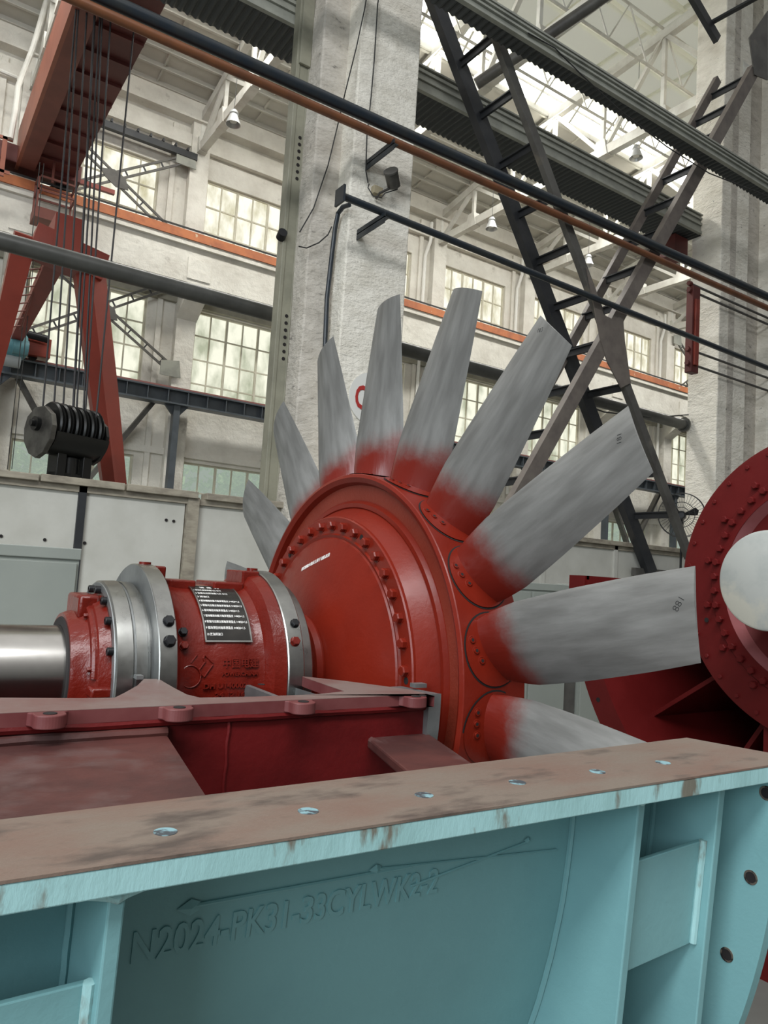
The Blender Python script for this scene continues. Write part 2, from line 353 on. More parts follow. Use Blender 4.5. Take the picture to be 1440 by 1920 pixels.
TREEL = ['leafy tree outside, beyond the left edge of the low windows', 'leafy tree outside the low window left of the pulley block', 'leafy tree outside the low window right of the gantry leg', 'leafy tree outside the low window beside the olive steel column', 'leafy tree outside, hidden mostly by the rotor blades', 'leafy tree outside the low window behind the cross bracing', 'leafy tree outside the low window left of the fan', 'leafy tree outside the low window nearest the right pillar']
# foliage outside, seen through the low clear windows
for i, x in enumerate([-6, 2.5, 8.5, 14.5, 21, 28, 35, 43]):
    t = thing('tree', TREEL[i], 'tree', (x, 33.5+(i % 3), 0), 'trees outside the low windows')
    b = MB(); b.tube([(x, 33.5+(i % 3), 0), (x+.3, 33.5+(i % 3), 3.5), (x+.9, 33.5+(i % 3), 6)], .22, 8); b.build('trunk', BARK, t)
    v = []; f = []; rnd = random.Random(i)
    for k in range(1500):
        c = Vector((x+rnd.gauss(.4, 2.0), 33.3+(i % 3)+rnd.gauss(0, 1.0), 5.3+rnd.gauss(0, 1.5)))
        a = Vector((rnd.uniform(-1, 1), rnd.uniform(-1, 1), rnd.uniform(-1, 1))).normalized(); q = a.cross(Vector((.3, .5, .8))).normalized()
        s1 = rnd.uniform(.10, .26); w = a*s1; h = q*s1*.6; j = len(v)
        v += [c-w-h, c+w-h, c+w+h, c-w+h]; f.append((j, j+1, j+2, j+3))
    b = MB(); b.v = v; b.f = f; tag(b.build('crown', LEAF, t, smooth=0), kind='stuff')

# roof of the far aisle: slab with ribs, glazed monitor strip along the ridge
RY0, RZ0, RY1, RZ1 = WY+.3, 20.35, 21.1, 21.5
def roof():
    XA, XB = -12, 60
    b = MB(); b.plate([(XA, RY0, RZ0), (XB, RY0, RZ0), (XB, RY1, RZ1), (XA, RY1, RZ1)], (0, 0, .25))
    n = 9
    for i in range(n+1):
        y = RY0+(RY1-RY0)*i/n; z = RZ0+(RZ1-RZ0)*i/n; b.box(XA, y-.05, z-.16, XB, y+.05, z+.01)
    for p in PX:
        for o in (0, 2, 4): b.beam((p+.4+o, RY0, RZ0-.04), (p+.4+o, RY1, RZ1-.04), .06, .1)
    struct('ceiling', b, CEIL, smooth=0)
    b = MB(); Y2, Z2, Y3, Z3 = 20.0, 22.35, 11.2, 22.0
    b.plate([(XA, Y2, Z2), (XB, Y2, Z2), (XB, Y3, Z3+.4), (XA, Y3, Z3+.4)], (0, 0, .2))
    for i in range(8):
        y = Y2+(Y3-Y2)*i/7; b.box(XA, y-.06, Z2-.2, XB, y+.06, Z2+.01)
    for k in range(24): b.beam((XA+3*k, Y2, Z2-.03), (XA+3*k, Y3, Z3+.37), .1, .12)
    c = struct('ceiling.001', b, CEILW, smooth=0)
    # glazing
    b = MB(); b.plate([(XA, RY1-.05, RZ1+.05), (XB, RY1-.05, RZ1+.05), (XB, Y2+.05, Z2), (XA, Y2+.05, Z2)], (0, .0, .02))
    g = MB()
    for k in range(36): g.beam((XA+2*k, RY1-.06, RZ1+.02), (XA+2*k, Y2+.05, Z2-.03), .09, .06)
    g.box(XA, RY1-.12, RZ1-.12, XB, RY1+.08, RZ1+.10); g.box(XA, (RY1+Y2)/2, (RZ1+Z2)/2-.06, XB, (RY1+Y2)/2+.06, (RZ1+Z2)/2)
    fo = tag(g.build('window_60', TRUSSW, smooth=0), kind='structure'); b.build('pane', GLZ_SKY, fo, smooth=0)
roof()

# roof trusses, one per bay
def truss(x, label):
    t = thing('roof_truss', label, 'truss', (x, WY-.3, 18.5), 'roof trusses of the far aisle')
    zb = 18.55
    def zt(y): return (19.75+(WY-y)*.2) if y > 21 else (21.3+(21-y)*.08)
    MB().box(x-.14, 12.4, zb-.18, x+.14, WY-.05, zb+.18).build('bottom_chord', TRUSSW, t, smooth=0)
    b = MB(); ys = [WY-.1, 21, 12.4]
    for a, c in zip(ys, ys[1:]): b.beam((x, a, zt(a)), (x, c, zt(c+.001)), .26, .34)
    b.build('top_chord', TRUSSW, t, smooth=0)
    ns = [WY-.3, 25.6, 23.1, 20.7, 18.2, 15.6, 12.8]
    for i, y in enumerate(ns):
        MB().beam((x, y, zb), (x, y, zt(y)), .14, .14, up=(1, 0, 0)).build('web_member', TRUSSW, t, smooth=0)
        if i+1 < len(ns):
            y2 = ns[i+1]; A, B = ((y, zt(y)), (y2, zb)) if i % 2 else ((y, zb), (y2, zt(y2)))
            MB().beam((x, A[0], A[1]), (x, B[0], B[1]), .14, .16, up=(1, 0, 0)).build('web_member', TRUSSW, t, smooth=0)
        g = MB().plate([(x-.17, y-.35, zb-.2), (x-.17, y+.35, zb-.2), (x-.17, y+.2, zb+.45), (x-.17, y-.2, zb+.45)], (.34, 0, 0)); g.build('gusset_plate', TRUSSW, t, smooth=0)
TL = ['leftmost white truss, above the crane girder', 'white roof truss left of the concrete pillar, hanging lamp beside it', 'white roof truss just right of the large concrete pillar, lamp below it',
      'third white roof truss right of the large pillar, beyond the crossed bracing', 'white roof truss behind the crossed steel bracing', 'white roof truss nearest the right hand pillar', 'white roof truss farthest away, by the right pillar']
for i, k in enumerate(range(2, 9)): truss(PX[k]+.35, TL[i])
# thin steel lattice along the aisle between the trusses
def thin_lattice(y, z0, z1, label):
    t = thing('ridge_bracing', label, 'bracing', (20, y, z0), 'thin lattice bracing under the roof ridge')
    MB().tube([(8, y, z0), (48, y, z0)], .05, 6).build('lower_rail', TRUSSW, t); MB().tube([(8, y, z1), (48, y, z1)], .05, 6).build('upper_rail', TRUSSW, t)
    for k in range(20):
        x = 8+2*k; MB().tube([(x, y, z0), (x+1, y, z1), (x+2, y, z0)], .035, 5).build('zigzag_bar', TRUSSW, t)
thin_lattice(18.2, 19.9, 21.6, 'thin white lattice bracing just on the near side of the skylight')
thin_lattice(15.6, 20.2, 21.9, 'thin white lattice bracing nearest the viewer, high at the top of the photo')

A_ = [at(x, y, Y=26) for x, y in ((91, -6), (88, 0), (62, 90), (35, 160), (29, 205), (20, 260))]
tag(MB().tube(A_, .09, 10).build('white_pipe', TRUSSW), 'white painted pipe climbing beside the crane girder at the upper left', 'pipe')
tag(MB().tube([at(-10, 128, Y=27), at(32, 146, Y=27)], .07, 8).build('white_pipe', TRUSSW), 'short white pipe joining the climbing white pipe at the left edge', 'pipe')
# concrete crane beam along the back wall with orange rail
b = MB(); b.box(PX[0], 26.95, 12.75, PX[-1], 27.6, 14.45); b.box(PX[0], 26.8, 14.1, PX[-1], 27.9, 14.45)
for p in PX: b.box(p-.1, 26.9, 12.9, p+.8, 27.65, 13.7)
cb = tag(b.build('crane_beam', WHITEWASH, smooth=0), 'long whitewashed concrete crane beam with an orange edge along the back wall', 'beam')
b = MB(); b.box(PX[0], 26.74, 14.3, PX[-1], 26.80, 14.62); b.box(PX[0], 27.2, 14.45, PX[-1], 27.32, 14.75)
b.build('orange_rail', RAILOR, cb, smooth=0)
b = MB(); b.box(PX[0], 26.72, 14.66, PX[-1], 26.76, 14.72); b.build('conductor_wire', BLK, cb, smooth=0)
for i, p in enumerate(PX[2:]):
    b = MB(); b.plate([(p-.05, WY-.3, 12.75), (p-.05, 26.95, 12.75), (p-.05, 26.95, 12.3), (p-.05, WY-.3, 11.6)], (.8, 0, 0))
    b.build('corbel', WHITEWASH, cb, smooth=0)

# low steel runway beam on posts
rb = thing('runway_beam', 'long blue grey steel runway beam with red rail on posts, low along the back wall', 'beam', (10, 27.2, 0))
b = MB(); b.box(-2, 27.0, 8.62, 45, 27.5, 8.68); b.box(-2, 27.0, 8.1, 45, 27.5, 8.16); b.box(-2, 27.22, 8.16, 45, 27.26, 8.62)
b.build('girder', BLUEG, rb, smooth=0)
b = MB()
for k in range(0, 60): b.box(-1.6+k*.75, 27.02, 8.16, -1.57+k*.75, 27.22, 8.62)
tag(b.build('stiffener', BLUEG, rb, smooth=0), kind='stuff')
MB().box(-2, 27.18, 8.68, 45, 27.3, 8.78).build('rail', mat('rail_dusty_red', (.24, .09, .08), .6), rb, smooth=0)
for k, p in enumerate([2.55, 8.55, 14.6, 20.6, 26.7, 32.7, 38.8]):
    MB().box(p-.12, 27.1, 0, p+.12, 27.4, 8.1).build('post', BLUEG, rb, smooth=0)
    MB().plate([(p-.45, 27.2, 8.1), (p+.45, 27.2, 8.1), (p+.15, 27.2, 7.75), (p-.15, 27.2, 7.75)], (0, .12, 0)).build('bracket', BLUEG, rb, smooth=0)
    if k in (0, 1, 5, 6):
        sg = -1 if k in (1, 6) else 1
        MB().beam((p+sg*.7, 27.8, 8.2), (p+sg*2.8, 27.9, 4.9), .16, .30, up=(0, 1, 0)).build('knee_brace', LATT, rb, smooth=0)

# X wall bracing in the first bay and in the last visible bay
def xbrace(x0, x1, z0, z1, label, lace=True):
    t = thing('wall_bracing', label, 'bracing', ((x0+x1)/2, 27.9, z0), 'crossed bracing on the back wall')
    y = 27.85
    for (a, c) in (((x0, z0), (x1, z1)), ((x0, z1), (x1, z0))):
        A = Vector((a[0], y, a[1])); B = Vector((c[0], y, c[1])); d = (B-A).normalized(); n = Vector((-d.z, 0, d.x))
        for s in (-1, 1): MB().beam(A+n*.13*s, B+n*.13*s, .08, .07, up=(0, 1, 0)).build('angle_bar', LATT, t, smooth=0)
        L = (B-A).length; b = MB(); k = .6
        while k < L-.4: b.beam(A+d*k-n*.14, A+d*k+n*.14, .05, .05, up=(0, 1, 0)); k += .75
        b.build('batten', LATTD, t, smooth=0)
    c = Vector(((x0+x1)/2, y-.06, (z0+z1)/2)); MB().plate([c+Vector((-.5, 0, .15)), c+Vector((-.3, 0, -.12)), c+Vector((.1, 0, -.38)), c+Vector((.55, 0, -.36)), c+Vector((.42, 0, .05)), c+Vector((0, 0, .25))], (0, .04, 0)).build('gusset_plate', LATT, t, smooth=0)
    for px_, pz in ((x0, z0), (x1, z1), (x0, z1), (x1, z0)):
        MB().plate([(px_-.4, y-.06, pz-.3), (px_+.4, y-.06, pz-.3), (px_+.3, y-.06, pz+.35), (px_-.4, y-.06, pz+.25)], (0, .04, 0)).build('end_plate', GIRDT, t, smooth=0)
xbrace(3.1, 8.3, 14.6, 17.9, 'crossed steel bracing before the upper window, under the crane girder')
xbrace(3.1, 8.4, 9.6, 13.0, 'crossed steel bracing before the middle window, behind the red gantry leg')
xbrace(39.5, 44.2, 14.6, 17.9, 'far crossed steel bracing before a window, beside the right hand pillar')
b = MB(); b.box(2.9, 27.75, 17.95, 8.7, 27.95, 18.2)
for k in range(12): b.box(3+k*.48, 27.7, 18.2, 3.06+k*.48, 28, 18.32)
tag(b.build('tie_beam', LATTD, smooth=0), 'dark steel tie bar above the upper left window', 'beam')

# white downpipes on the back wall
for i, k in enumerate((5, 6, 8)):
    x = PX[k]-.45; b = MB(); b.tube([(x, 28.1, 6.8), (x, 28.1, 17.6), (x+.2, 28.0, 18.4), (x+.2, 28.0, 19.3)], .085, 10)
    tag(b.build('downpipe', WHITEP), ['white downpipe beside the windows, behind the gap between the tall blades', 'white downpipe behind the crossed bracing', 'white downpipe nearest the right hand pillar'][i], 'pipe', 'downpipes on the back wall')

RZ0_ = 20.35
# hanging bay lamps
for i, (px_, py_) in enumerate([(438, 222), (1193, 287), (922, 420), (1103, 489)]):
    c = at(px_, py_, Z=17.3 if i != 1 else 18.0)
    t = thing('hanging_lamp', ['metal high-bay lamp hanging left of the concrete pillar', 'large metal high-bay lamp hanging in front of the skylight', 'metal high-bay lamp hanging right of the pillar, under a truss', 'small metal high-bay lamp hanging behind the crossed bracing'][i], 'lamp', c, 'hanging lamps')
    k = 1.0 if i != 1 else .95
    b = MB()
    prof = [(.0, .02), (.0, .10), (-.12, .16), (-.16, .13), (-.34, .20), (-.50, .26), (-.50, .24), (-.35, .17)]
    n = 24; base = []
    for j in range(n):
        a = 2*PI*j/n
        for z, R_ in prof: base.append(Vector((c.x+R_*k*math.cos(a), c.y+R_*k*math.sin(a), c.z+.28+z*k)))
    m_ = len(prof); b.v = base; b.f = [(j*m_+q, ((j+1) % n)*m_+q, ((j+1) % n)*m_+q+1, j*m_+q+1) for j in range(n) for q in range(m_-1)]
    b.build('lamp_shade', LAMPM, t)
    MB().tube([(c.x, c.y, c.z+.27), (c.x, c.y, RZ0_+(28.6-c.y)*.153 if c.y > 21.1 else 22.35)], .010, 6).build('hanger', BLK, t)
    MB().disc((c.x, c.y, c.z-.12), (0, 0, 1), .12, .12, 16).build('bulb', WHITEP, t)

# ================================================================== OVERHEAD CRANE (far aisle)
ocr = thing('bridge_crane', 'large orange red bridge crane girder high at upper left', 'crane', (2.6, 20, 14.9))
YA, YB = 11.5, 27.6
b = MB(); b.box(2.40, YA, 14.95, 2.50, YB-.6, 16.3); b.build('side_plate', CRANER, ocr, smooth=0)
b = MB(); b.plate([(2.5, YA, 14.95), (2.5, YB-.9, 14.95), (2.5, YB-.3, 15.3), (2.5, YB-.3, 16.3), (2.5, YA, 16.3)], (.47, 0, 0)); b.build('box_girder', CRANED, ocr, smooth=0)
b = MB(); b.box(2.97, YA, 15.15, 4.2, YB-.5, 15.22); b.box(4.12, YA, 15.22, 4.2, YB-.5, 15.9); b.build('walkway', CRANEX, ocr, smooth=0)  # darkest red puts the shade under the walkway into the colour
for k in range(15): MB().box(2.98, YA+.6+k*1.05, 15.06, 4.18, YA+.68+k*1.05, 15.15).build('walkway_rib', CRANEX, ocr, smooth=0)
b = MB(); b.box(.4, 26.6, 15.0, 4.4, 27.5, 15.6); b.build('end_carriage', CRANEX, ocr, smooth=0, bevel=.03)
b = MB()
for x in (1.0, 3.9):
    b.tube([(x, 27.15, 14.95), (x, 27.35, 14.95)], .2, 16)
b.build('wheel', HOOKB, ocr)
b = MB()
for x in (.9, 1.9): b.box(x, 26.1, 14.2, x+.14, 26.2, 15.5)
for z in (14.3, 15.4): b.box(.2, 26.1, z, 2.2, 26.16, z+.1)
b.build('guard_rail', CRANER, ocr, smooth=0)
MB().box(4.3, 26.9, 15.15, 5.6, 27.05, 15.3).build('buffer_arm', GANTRY, ocr, smooth=0)
# small service cage hung below
cg = thing('service_cage', 'small orange red railed service platform hanging under the crane end', 'platform', (3.5, 26, 12.9))
MB().box(2.95, 25.6, 13.0, 4.15, 26.4, 13.35).build('deck', CRANED, cg, smooth=0)
for x in (2.98, 4.1):
    for y in (25.62, 26.35): MB().box(x, y, 13.3, x+.06, y+.06, 14.4).build('upright', CRANED, cg, smooth=0)
b = MB()
for z in (13.9, 14.35):
    b.box(2.98, 25.62, z, 4.16, 25.68, z+.06); b.box(2.98, 26.35, z, 4.16, 26.41, z+.06); b.box(2.98, 25.62, z, 3.04, 26.4, z+.06); b.box(4.1, 25.62, z, 4.16, 26.4, z+.06)
b.build('railing', CRANED, cg, smooth=0)
b = MB()
for x in (3.4, 4.1): b.box(x, 25.9, 14.4, x+.07, 25.97, 15.1)
b.build('hanger', CRANED, cg, smooth=0)

# ropes
rt = [2.5, 2.545, 2.727, 2.899, 3.015, 3.061, 3.249, 3.791]; rbm = [2.668, 2.897, 3.086, 3.299, 3.367, 3.516, 3.55, 3.782]
for i in range(8):
    tag(MB().tube([(rbm[i], 18-.02*i, 5.35), (rt[i]+(rt[i]-rbm[i])*.55, 18-.02*i, 20.5)], .022 if i != 3 else .03, 6).build('wire_rope', ROPE),
        '%s dark wire rope from the left of the eight above the pulley block' % ['first', 'second', 'third', 'fourth', 'fifth', 'sixth', 'seventh', 'eighth'][i] if 0 < i < 7 else ('leftmost dark wire rope running up from the pulley block' if i == 0 else 'rightmost dark wire rope running up from the pulley block'), 'rope', 'hoist ropes above the pulley block')
# thin pair of ropes at far left
for i, x in enumerate((22, 30)):
    A = at(x-8, 880, Y=24); B = at(x+40, 400, Y=24)
    tag(MB().tube([A, (A.x, A.y, 14)], .012, 5).build('thin_cord', BLK), 'thin cord hanging at the far left, %s of the pair' % ('left' if i == 0 else 'right'), 'cord', 'thin hanging cords')

# pulley block
hb = thing('pulley_block', 'black multi-sheave crane pulley block hanging above the partition', 'pulley block', (3.2, 18, 4.2))
hc = Vector((3.2, 18, 5.02)); R = .47
def lx(x0, x1, prof, nm, m): MB().lathe([(x0, 0.001)]+prof+[(x1, .001)], hc.y, hc.z, 48).build(nm, m, hb)
for k in range(6):
    x = 2.82+k*.165
    b = MB(); b.lathe([(x, .30), (x, R), (x+.03, R+.03), (x+.045, R-.02), (x+.075, R-.02), (x+.09, R+.03), (x+.12, R), (x+.12, .30)], hc.y, hc.z+.12, 40, closed=True)
    for q in range(6):
        a = q*PI/3; b.beam((x+.06, hc.y, hc.z+.12), (x+.06, hc.y-.32*math.cos(a), hc.z+.12+.32*math.sin(a)), .03, .10, up=(1, 0, 0))
    b.build('sheave', HOOKB, hb)
b = MB()
pts = [(-.5, .02), (-.42, .25), (-.16, .42), (.16, .42), (.42, .25), (.5, .02), (.46, -.25), (.25, -.5), (0, -.6), (-.25, -.5), (-.46, -.25)]
b.plate([(2.62, hc.y+p[0]*1.12, hc.z+p[1]*1.08) for p in pts], (.10, 0, 0)); b.build('side_plate', HOOKG, hb, smooth=0, bevel=.01)
b = MB(); b.lathe([(2.76, .50), (3.86, .50), (3.86, .52), (2.76, .52)], hc.y, hc.z, 40, closed=True, a0=math.radians(-172), a1=math.radians(-8)); b.build('cover', HOOKB, hb)
b = MB(); b.plate([(3.80, hc.y+p[0], hc.z+p[1]) for p in pts], (.06, 0, 0)); b.build('side_plate', HOOKB, hb, smooth=0)
b = MB(); b.disc((2.54, hc.y, hc.z+.08), (1, 0, 0), .15, .09, 24); b.disc((2.47, hc.y, hc.z+.08), (1, 0, 0), .07, .12, 20); b.build('axle_cap', HOOKB, hb)
b = MB(); b.box(2.98, 17.8, 4.0, 3.16, 18.2, 4.6); b.box(3.52, 17.8, 4.0, 3.7, 18.2, 4.6); b.box(2.98, 17.85, 4.0, 3.7, 18.15, 4.15); b.tube([(3.34, 18, 4.5), (3.34, 18, 3.6)], .16, 20); b.build('swivel', HOOKB, hb, bevel=.01)
b = MB(); hk = [(3.34+.0, 18, 3.7)]+[(3.34+.28*math.sin(a), 18, 3.35+.28*math.cos(a)) for a in [x*PI/12 for x in range(0, 19)]]; b.tube(hk, .1, 12, r2=.05); b.build('hook', HOOKB, hb)
hb.rotation_euler = (0, 0, math.radians(20)); hb.scale = (1.16, 1.04, 1.04)

# ================================================================== SEMI GANTRY (red)
sg = thing('gantry_crane', 'red semi-gantry crane with tall leg, at left behind the partition', 'crane', (3.9, 20, 0))
A = at(168, 505, Y=20); B = at(214, 905, Y=20)
def bm(p, q, w, h, nm='leg', m=GANTRY, w2=None, h2=None, up=(0, 1, 0)): return MB().beam(p, q, w, h, up=up, w2=w2, h2=h2).build(nm, m, sg, smooth=0)
d = (B-A); A2 = A+Vector((0, .0, 0)); foot = A+d*((A.z-0)/(A.z-B.z))
b = MB()
def ring(c, w, h): return [Vector((c.x-w, c.y-h*.1, c.z)), Vector((c.x-w*.2, c.y-h, c.z)), Vector((c.x+w, c.y-h*.45, c.z)), Vector((c.x+w, c.y+h, c.z)), Vector((c.x-w, c.y+h, c.z))]
P0 = ring(A, .36, .35); P1 = ring(A+d*.55, .34, .33); P2 = ring(foot, .2, .22)
v = P0+P1+P2; b.add(v, [(0, 1, 2, 3, 4)]+[(i, (i+1) % 5, 5+(i+1) % 5, 5+i) for i in range(5)]+[(5+i, 5+(i+1) % 5, 10+(i+1) % 5, 10+i) for i in range(5)]+[(14, 13, 12, 11, 10)])
b.build('leg', GANTRY, sg, smooth=0)
T = at(75, 470, Y=20); bm(at(60, 450, Y=20), at(192, 510, Y=20), .7, .75, 'head_beam')
MB().box(*at(98, 470, Y=19.6), *(at(98, 470, Y=19.6)+Vector((.65, 1.5, 1.0)))).build('head_box', GANTRY, sg, smooth=0)
bm(at(48, 440, Y=20.2), at(-30, 760, Y=22), .5, .62, 'strut', w2=.35, h2=.4)
bm(at(112, 470, Y=20.2), at(28, 640, Y=26.5), .45, .5, 'strut', w2=.32, h2=.3)
b = MB(); b.plate([at(183, 525, Y=20.3), at(140, 515, Y=20.3), at(150, 545, Y=20.3), at(163, 560, Y=20.3)], (0, .1, 0)); b.build('corner_plate', CRANEX, sg, smooth=0)
# ladder between struts
Lb = at(66, 480, Y=21); Lt = at(20, 620, Y=24)
b = MB(); n_ = Vector((.25, 0, .1))
b.tube([Lb-n_, Lt-n_], .03, 6); b.tube([Lb+n_, Lt+n_], .03, 6)
for k in range(9): c = Lb.lerp(Lt, (k+.5)/9); b.tube([c-n_, c+n_], .02, 5)
b.build('ladder', CRANED, sg)
b = MB(); b.box(1.6, 26.9, 8.85, 4.05, 27.5, 9.5); b.build('end_carriage', GANTRY, sg, smooth=0, bevel=.02)
b = MB(); b.tube([(3.55, 27.15, 8.85), (3.55, 27.3, 8.85)], .14, 16); b.build('wheel', HOOKB, sg)
c = at(28, 648, Y=26.4)
b = MB(); b.lathe([(c.x-.45, .001), (c.x-.45, .30), (c.x-.3, .42), (c.x+.25, .42), (c.x+.33, .36), (c.x+.33, .001)], c.y, c.z, 24)
b.lathe([(c.x-.1, .001), (c.x-.1, .24), (c.x+.35, .24), (c.x+.35, .001)], c.y-.32, c.z-.1, 20)
b.build('gear_motor', MOTORT, sg)
MB().tube([(c.x-.3, c.y, c.z-.5), (c.x+.2, c.y, c.z-.5)], .22, 16).build('motor', mat('grey_motor', (.3, .32, .32), .5), sg)
MB().tube([(c.x+.2, c.y+.3, c.z+.55), (c.x+1.0, c.y+.3, c.z+.5)], .13, 12).build('buffer', BLACKB, sg)

# ================================================================== PARTITION, CABINETS
pw = thing('partition_wall', 'long off-white panelled partition with weathered timber top rail', 'partition', (5, 12.6, 0))
xs = [-6, -3.2, -.3, 2.57, 4.30, 7.2, 10.1, 13.0, 15.6, 18.5, 21.4]
for i in range(len(xs)-1):
    MB().box(xs[i]+.02, 12.66, .1, xs[i+1]-.02, 12.72, 3.42).build('panel', PANEL, pw, smooth=0)
for x in xs:
    if abs(x-4.30) < .1: MB().box(x+.0, 12.56, 0, x+.20, 12.74, 3.44).build('post', TIMBER, pw, smooth=0)
    else: MB().box(x-.05, 12.60, 0, x+.07, 12.665, 3.44).build('joint_strip', LATTD if x < 4 else PANEL, pw, smooth=0)
for a, c in ((-6, 1.9), (1.93, 3.2), (3.24, 4.45), (4.6, 12), (12.03, 21.5)):
    MB().box(a, 12.50, 3.42, c, 12.80, 3.52+.015*(a > 1.9)).build('top_rail', TIMBER, pw, smooth=0, bevel=.01)
MB().box(-6, 12.6, 3.32, 21.5, 12.66, 3.42).build('upper_batten', TIMBER, pw, smooth=0)
b = MB()
for q in ((312, 975), (326, 977), (316, 937), (330, 938), (2, 1005), (84, 1012), (159, 1018)):
    c = at(q[0], q[1], Y=12.64); b.tube([c, c+Vector((0, .03, 0))], .025, 10)
b.build('screw_hole', DARK, pw)
ds = MB().box(16.2, 12.44, 2.7, 18.6, 12.58, 2.9); tag(ds.build('cable_tray', LATT, smooth=0), 'grey steel channel fixed across the partition at right', 'channel')

def cabinet(x0, x1, y0, y1, z1, label, door_split=False):
    t = thing('metal_cabinet', label, 'cabinet', ((x0+x1)/2, y0, 0))
    MB().box(x0, y0+.02, 0, x1, y1, z1-.05).build('body', CABG, t, smooth=0)
    MB().box(x0-.01, y0, z1-.1, x1+.01, y1+.01, z1).build('top', CABG, t, smooth=0, bevel=.008)
    n = 2 if door_split else 1
    for k in range(n):
        a = x0+(x1-x0)*k/n+.02; c = x0+(x1-x0)*(k+1)/n-.02
        dd = MB().box(a, y0-.005, .12, c, y0+.02, z1-.13).build('door', CABG, t, smooth=0, bevel=.004)
        MB().box(c-.08, y0-.03, z1*.5, c-.05, y0-.005, z1*.5+.15).build('handle', BLACKB, dd, smooth=0)
    return t
cabinet(.05, 1.46, 7.0, 7.6, 2.365, 'grey green metal cabinet at left edge, above the polished shaft')
cabinet(6.8, 8.28, 7.5, 8.0, 2.325, 'wide grey green metal cabinet right of the rotor, below the blades', True)
cabinet(8.58, 10.3, 7.5, 8.0, 2.34, 'grey green metal cabinet between the dark post and the red half-round casing', True)
tag(MB().box(8.32, 7.55, 0, 8.54, 7.75, 2.32).build('steel_post', LATT, smooth=0), 'short dark grey steel post between the two cabinets on the right', 'post')

# ================================================================== PILLARS
def pillar(dx, label, flange=True):
    t = thing('concrete_pillar', label, 'pillar', (dx+6.8, 12.3, 0) if flange else (20.5, 13.0, 0))
    def rough(x0, x1, y0, y1, nm, m, seed):
        nx, nz = 5, 60; b = MB(); H = 24
        rnd = random.Random(seed)
        # grid box with wavering edges
        pts = []
        for k in range(nz+1):
            z = H*k/nz; r1 = .022*noise.noise(Vector((seed, z*1.3, 0))); r2 = .022*noise.noise(Vector((seed+5, z*1.3, 3)))
            pts.append([(x0+r1, y0+r2, z), (x1+r2, y0+r2*.5, z), (x1, y1, z), (x0+r1, y1, z)])
        v = [p for q in pts for p in q]; f = []
        for k in range(nz):
            for j in range(4): f.append((k*4+j, k*4+(j+1) % 4, (k+1)*4+(j+1) % 4, (k+1)*4+j))
        f.append((0, 1, 2, 3)); f.append((nz*4, nz*4+1, nz*4+2, nz*4+3)); b.add(v, f)
        return b.build(nm, m, t, smooth=0, bevel=.03, seg=2)
    rough(*((dx+6.636, dx+8.033, 11.8, 13.12) if flange else (19.87, 21.3, 12.6, 13.6)), 'near_limb', PLASTER, dx+1)
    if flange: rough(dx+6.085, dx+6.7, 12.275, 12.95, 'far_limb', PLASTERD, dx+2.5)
    return t
pillar(0, 'tall whitewashed concrete pillar left of centre, carrying the floodlight')
pB = pillar(12.0, 'tall whitewashed concrete pillar at the right edge of the photo', False)
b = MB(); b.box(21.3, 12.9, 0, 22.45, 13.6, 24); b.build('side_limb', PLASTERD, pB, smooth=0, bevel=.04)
b = MB(); b.box(22.4, 12.5, 0, 24.6, 13.7, 24); b.build('side_limb', PLASTER, pB, smooth=0, bevel=.04)
b = MB(); b.box(20.3, 12.585, 0, 20.62, 12.63, 24); b.build('groove_shade', PLASTERD, pB, smooth=0, bevel=.01)  # flat darker strip, the shade of a recess put into its colour
b = MB(); b.box(5.80, 12.80, 0, 5.88, 13.05, 24); b.box(5.86, 12.82, 0, 6.08, 12.86, 24); b.box(6.06, 12.8, 0, 6.09, 13.05, 24)
sp_ = tag(b.build('steel_column', POSTG, smooth=0, bevel=.01), 'olive grey steel channel column hugging the left side of the pillar', 'column')
b = MB()
for z0 in (9.9, 6.3):
    for k in range(7): b.tube([(6.0, 12.81, z0+k*.14), (6.0, 12.83, z0+k*.14)], .035, 8)
b.build('bolt_hole', DARK, sp_)
b = MB(); b.box(5.84, 12.74, 12.2, 6.08, 12.80, 16.5); b.build('splice_plate', POSTG, sp_, smooth=0, bevel=.01)

# painted C mark on the pillar
sgn = thing('painted_mark', 'white painted disc with a red letter C on the pillar', 'sign', (7.15, 11.78, 5.5))
c = at(697, 748, Y=11.765)
MB().tube([c, c+Vector((0, .02, 0))], .50, 48).build('disc', WHITEP, sgn)
v, f = text_geo('C', .62, .004, bold=.012)
o = at(664, 763, Y=11.755); b = MB(); b.add([(o.x+p[0]*.62, o.y+p[2], o.z+p[1]) for p in v], f); b.build('letter', SIGNR, sgn, smooth=0)

# floodlight on its bracket
fl = thing('floodlight', 'old dark floodlight on a wired bracket on the pillar front', 'floodlight', (7.2, 11.7, 9.5))
c = at(727, 330, Y=11.35); e = at(742, 347, Y=10.98)
ax = (e-c).normalized(); c0 = at(733, 322, Y=11.35); c1 = at(739, 349, Y=11.5)
MB().tube([c0, c1], .13, 20).build('lamp_body', HOOKG, fl)
MB().tube([c0-(c1-c0)*.08, c0+(c1-c0)*.03], .14, 20).build('lens_rim', LATT, fl)
MB().tube([at(737, 350, Y=11.5), at(712, 362, Y=11.6), at(705, 372, Y=11.75)], .025, 8).build('arm', HOOKG, fl)
a = at(703, 345, Y=11.7); bb = at(716, 372, Y=11.78); MB().box(a.x-.02, 11.68, bb.z, bb.x-.05, 11.8, a.z-.02).build('junction_box', mat('tan_box', (.35, .30, .2), .7), fl, smooth=0, bevel=.01)
MB().tube([at(692, 345, Y=11.7), at(690, 352, Y=11.68), at(700, 368, Y=11.65), at(715, 370, Y=11.6), at(722, 362, Y=11.55), at(745, 355, Y=11.5), at(745, 349, Y=11.5)], .012, 6).build('wire', BLK, fl)

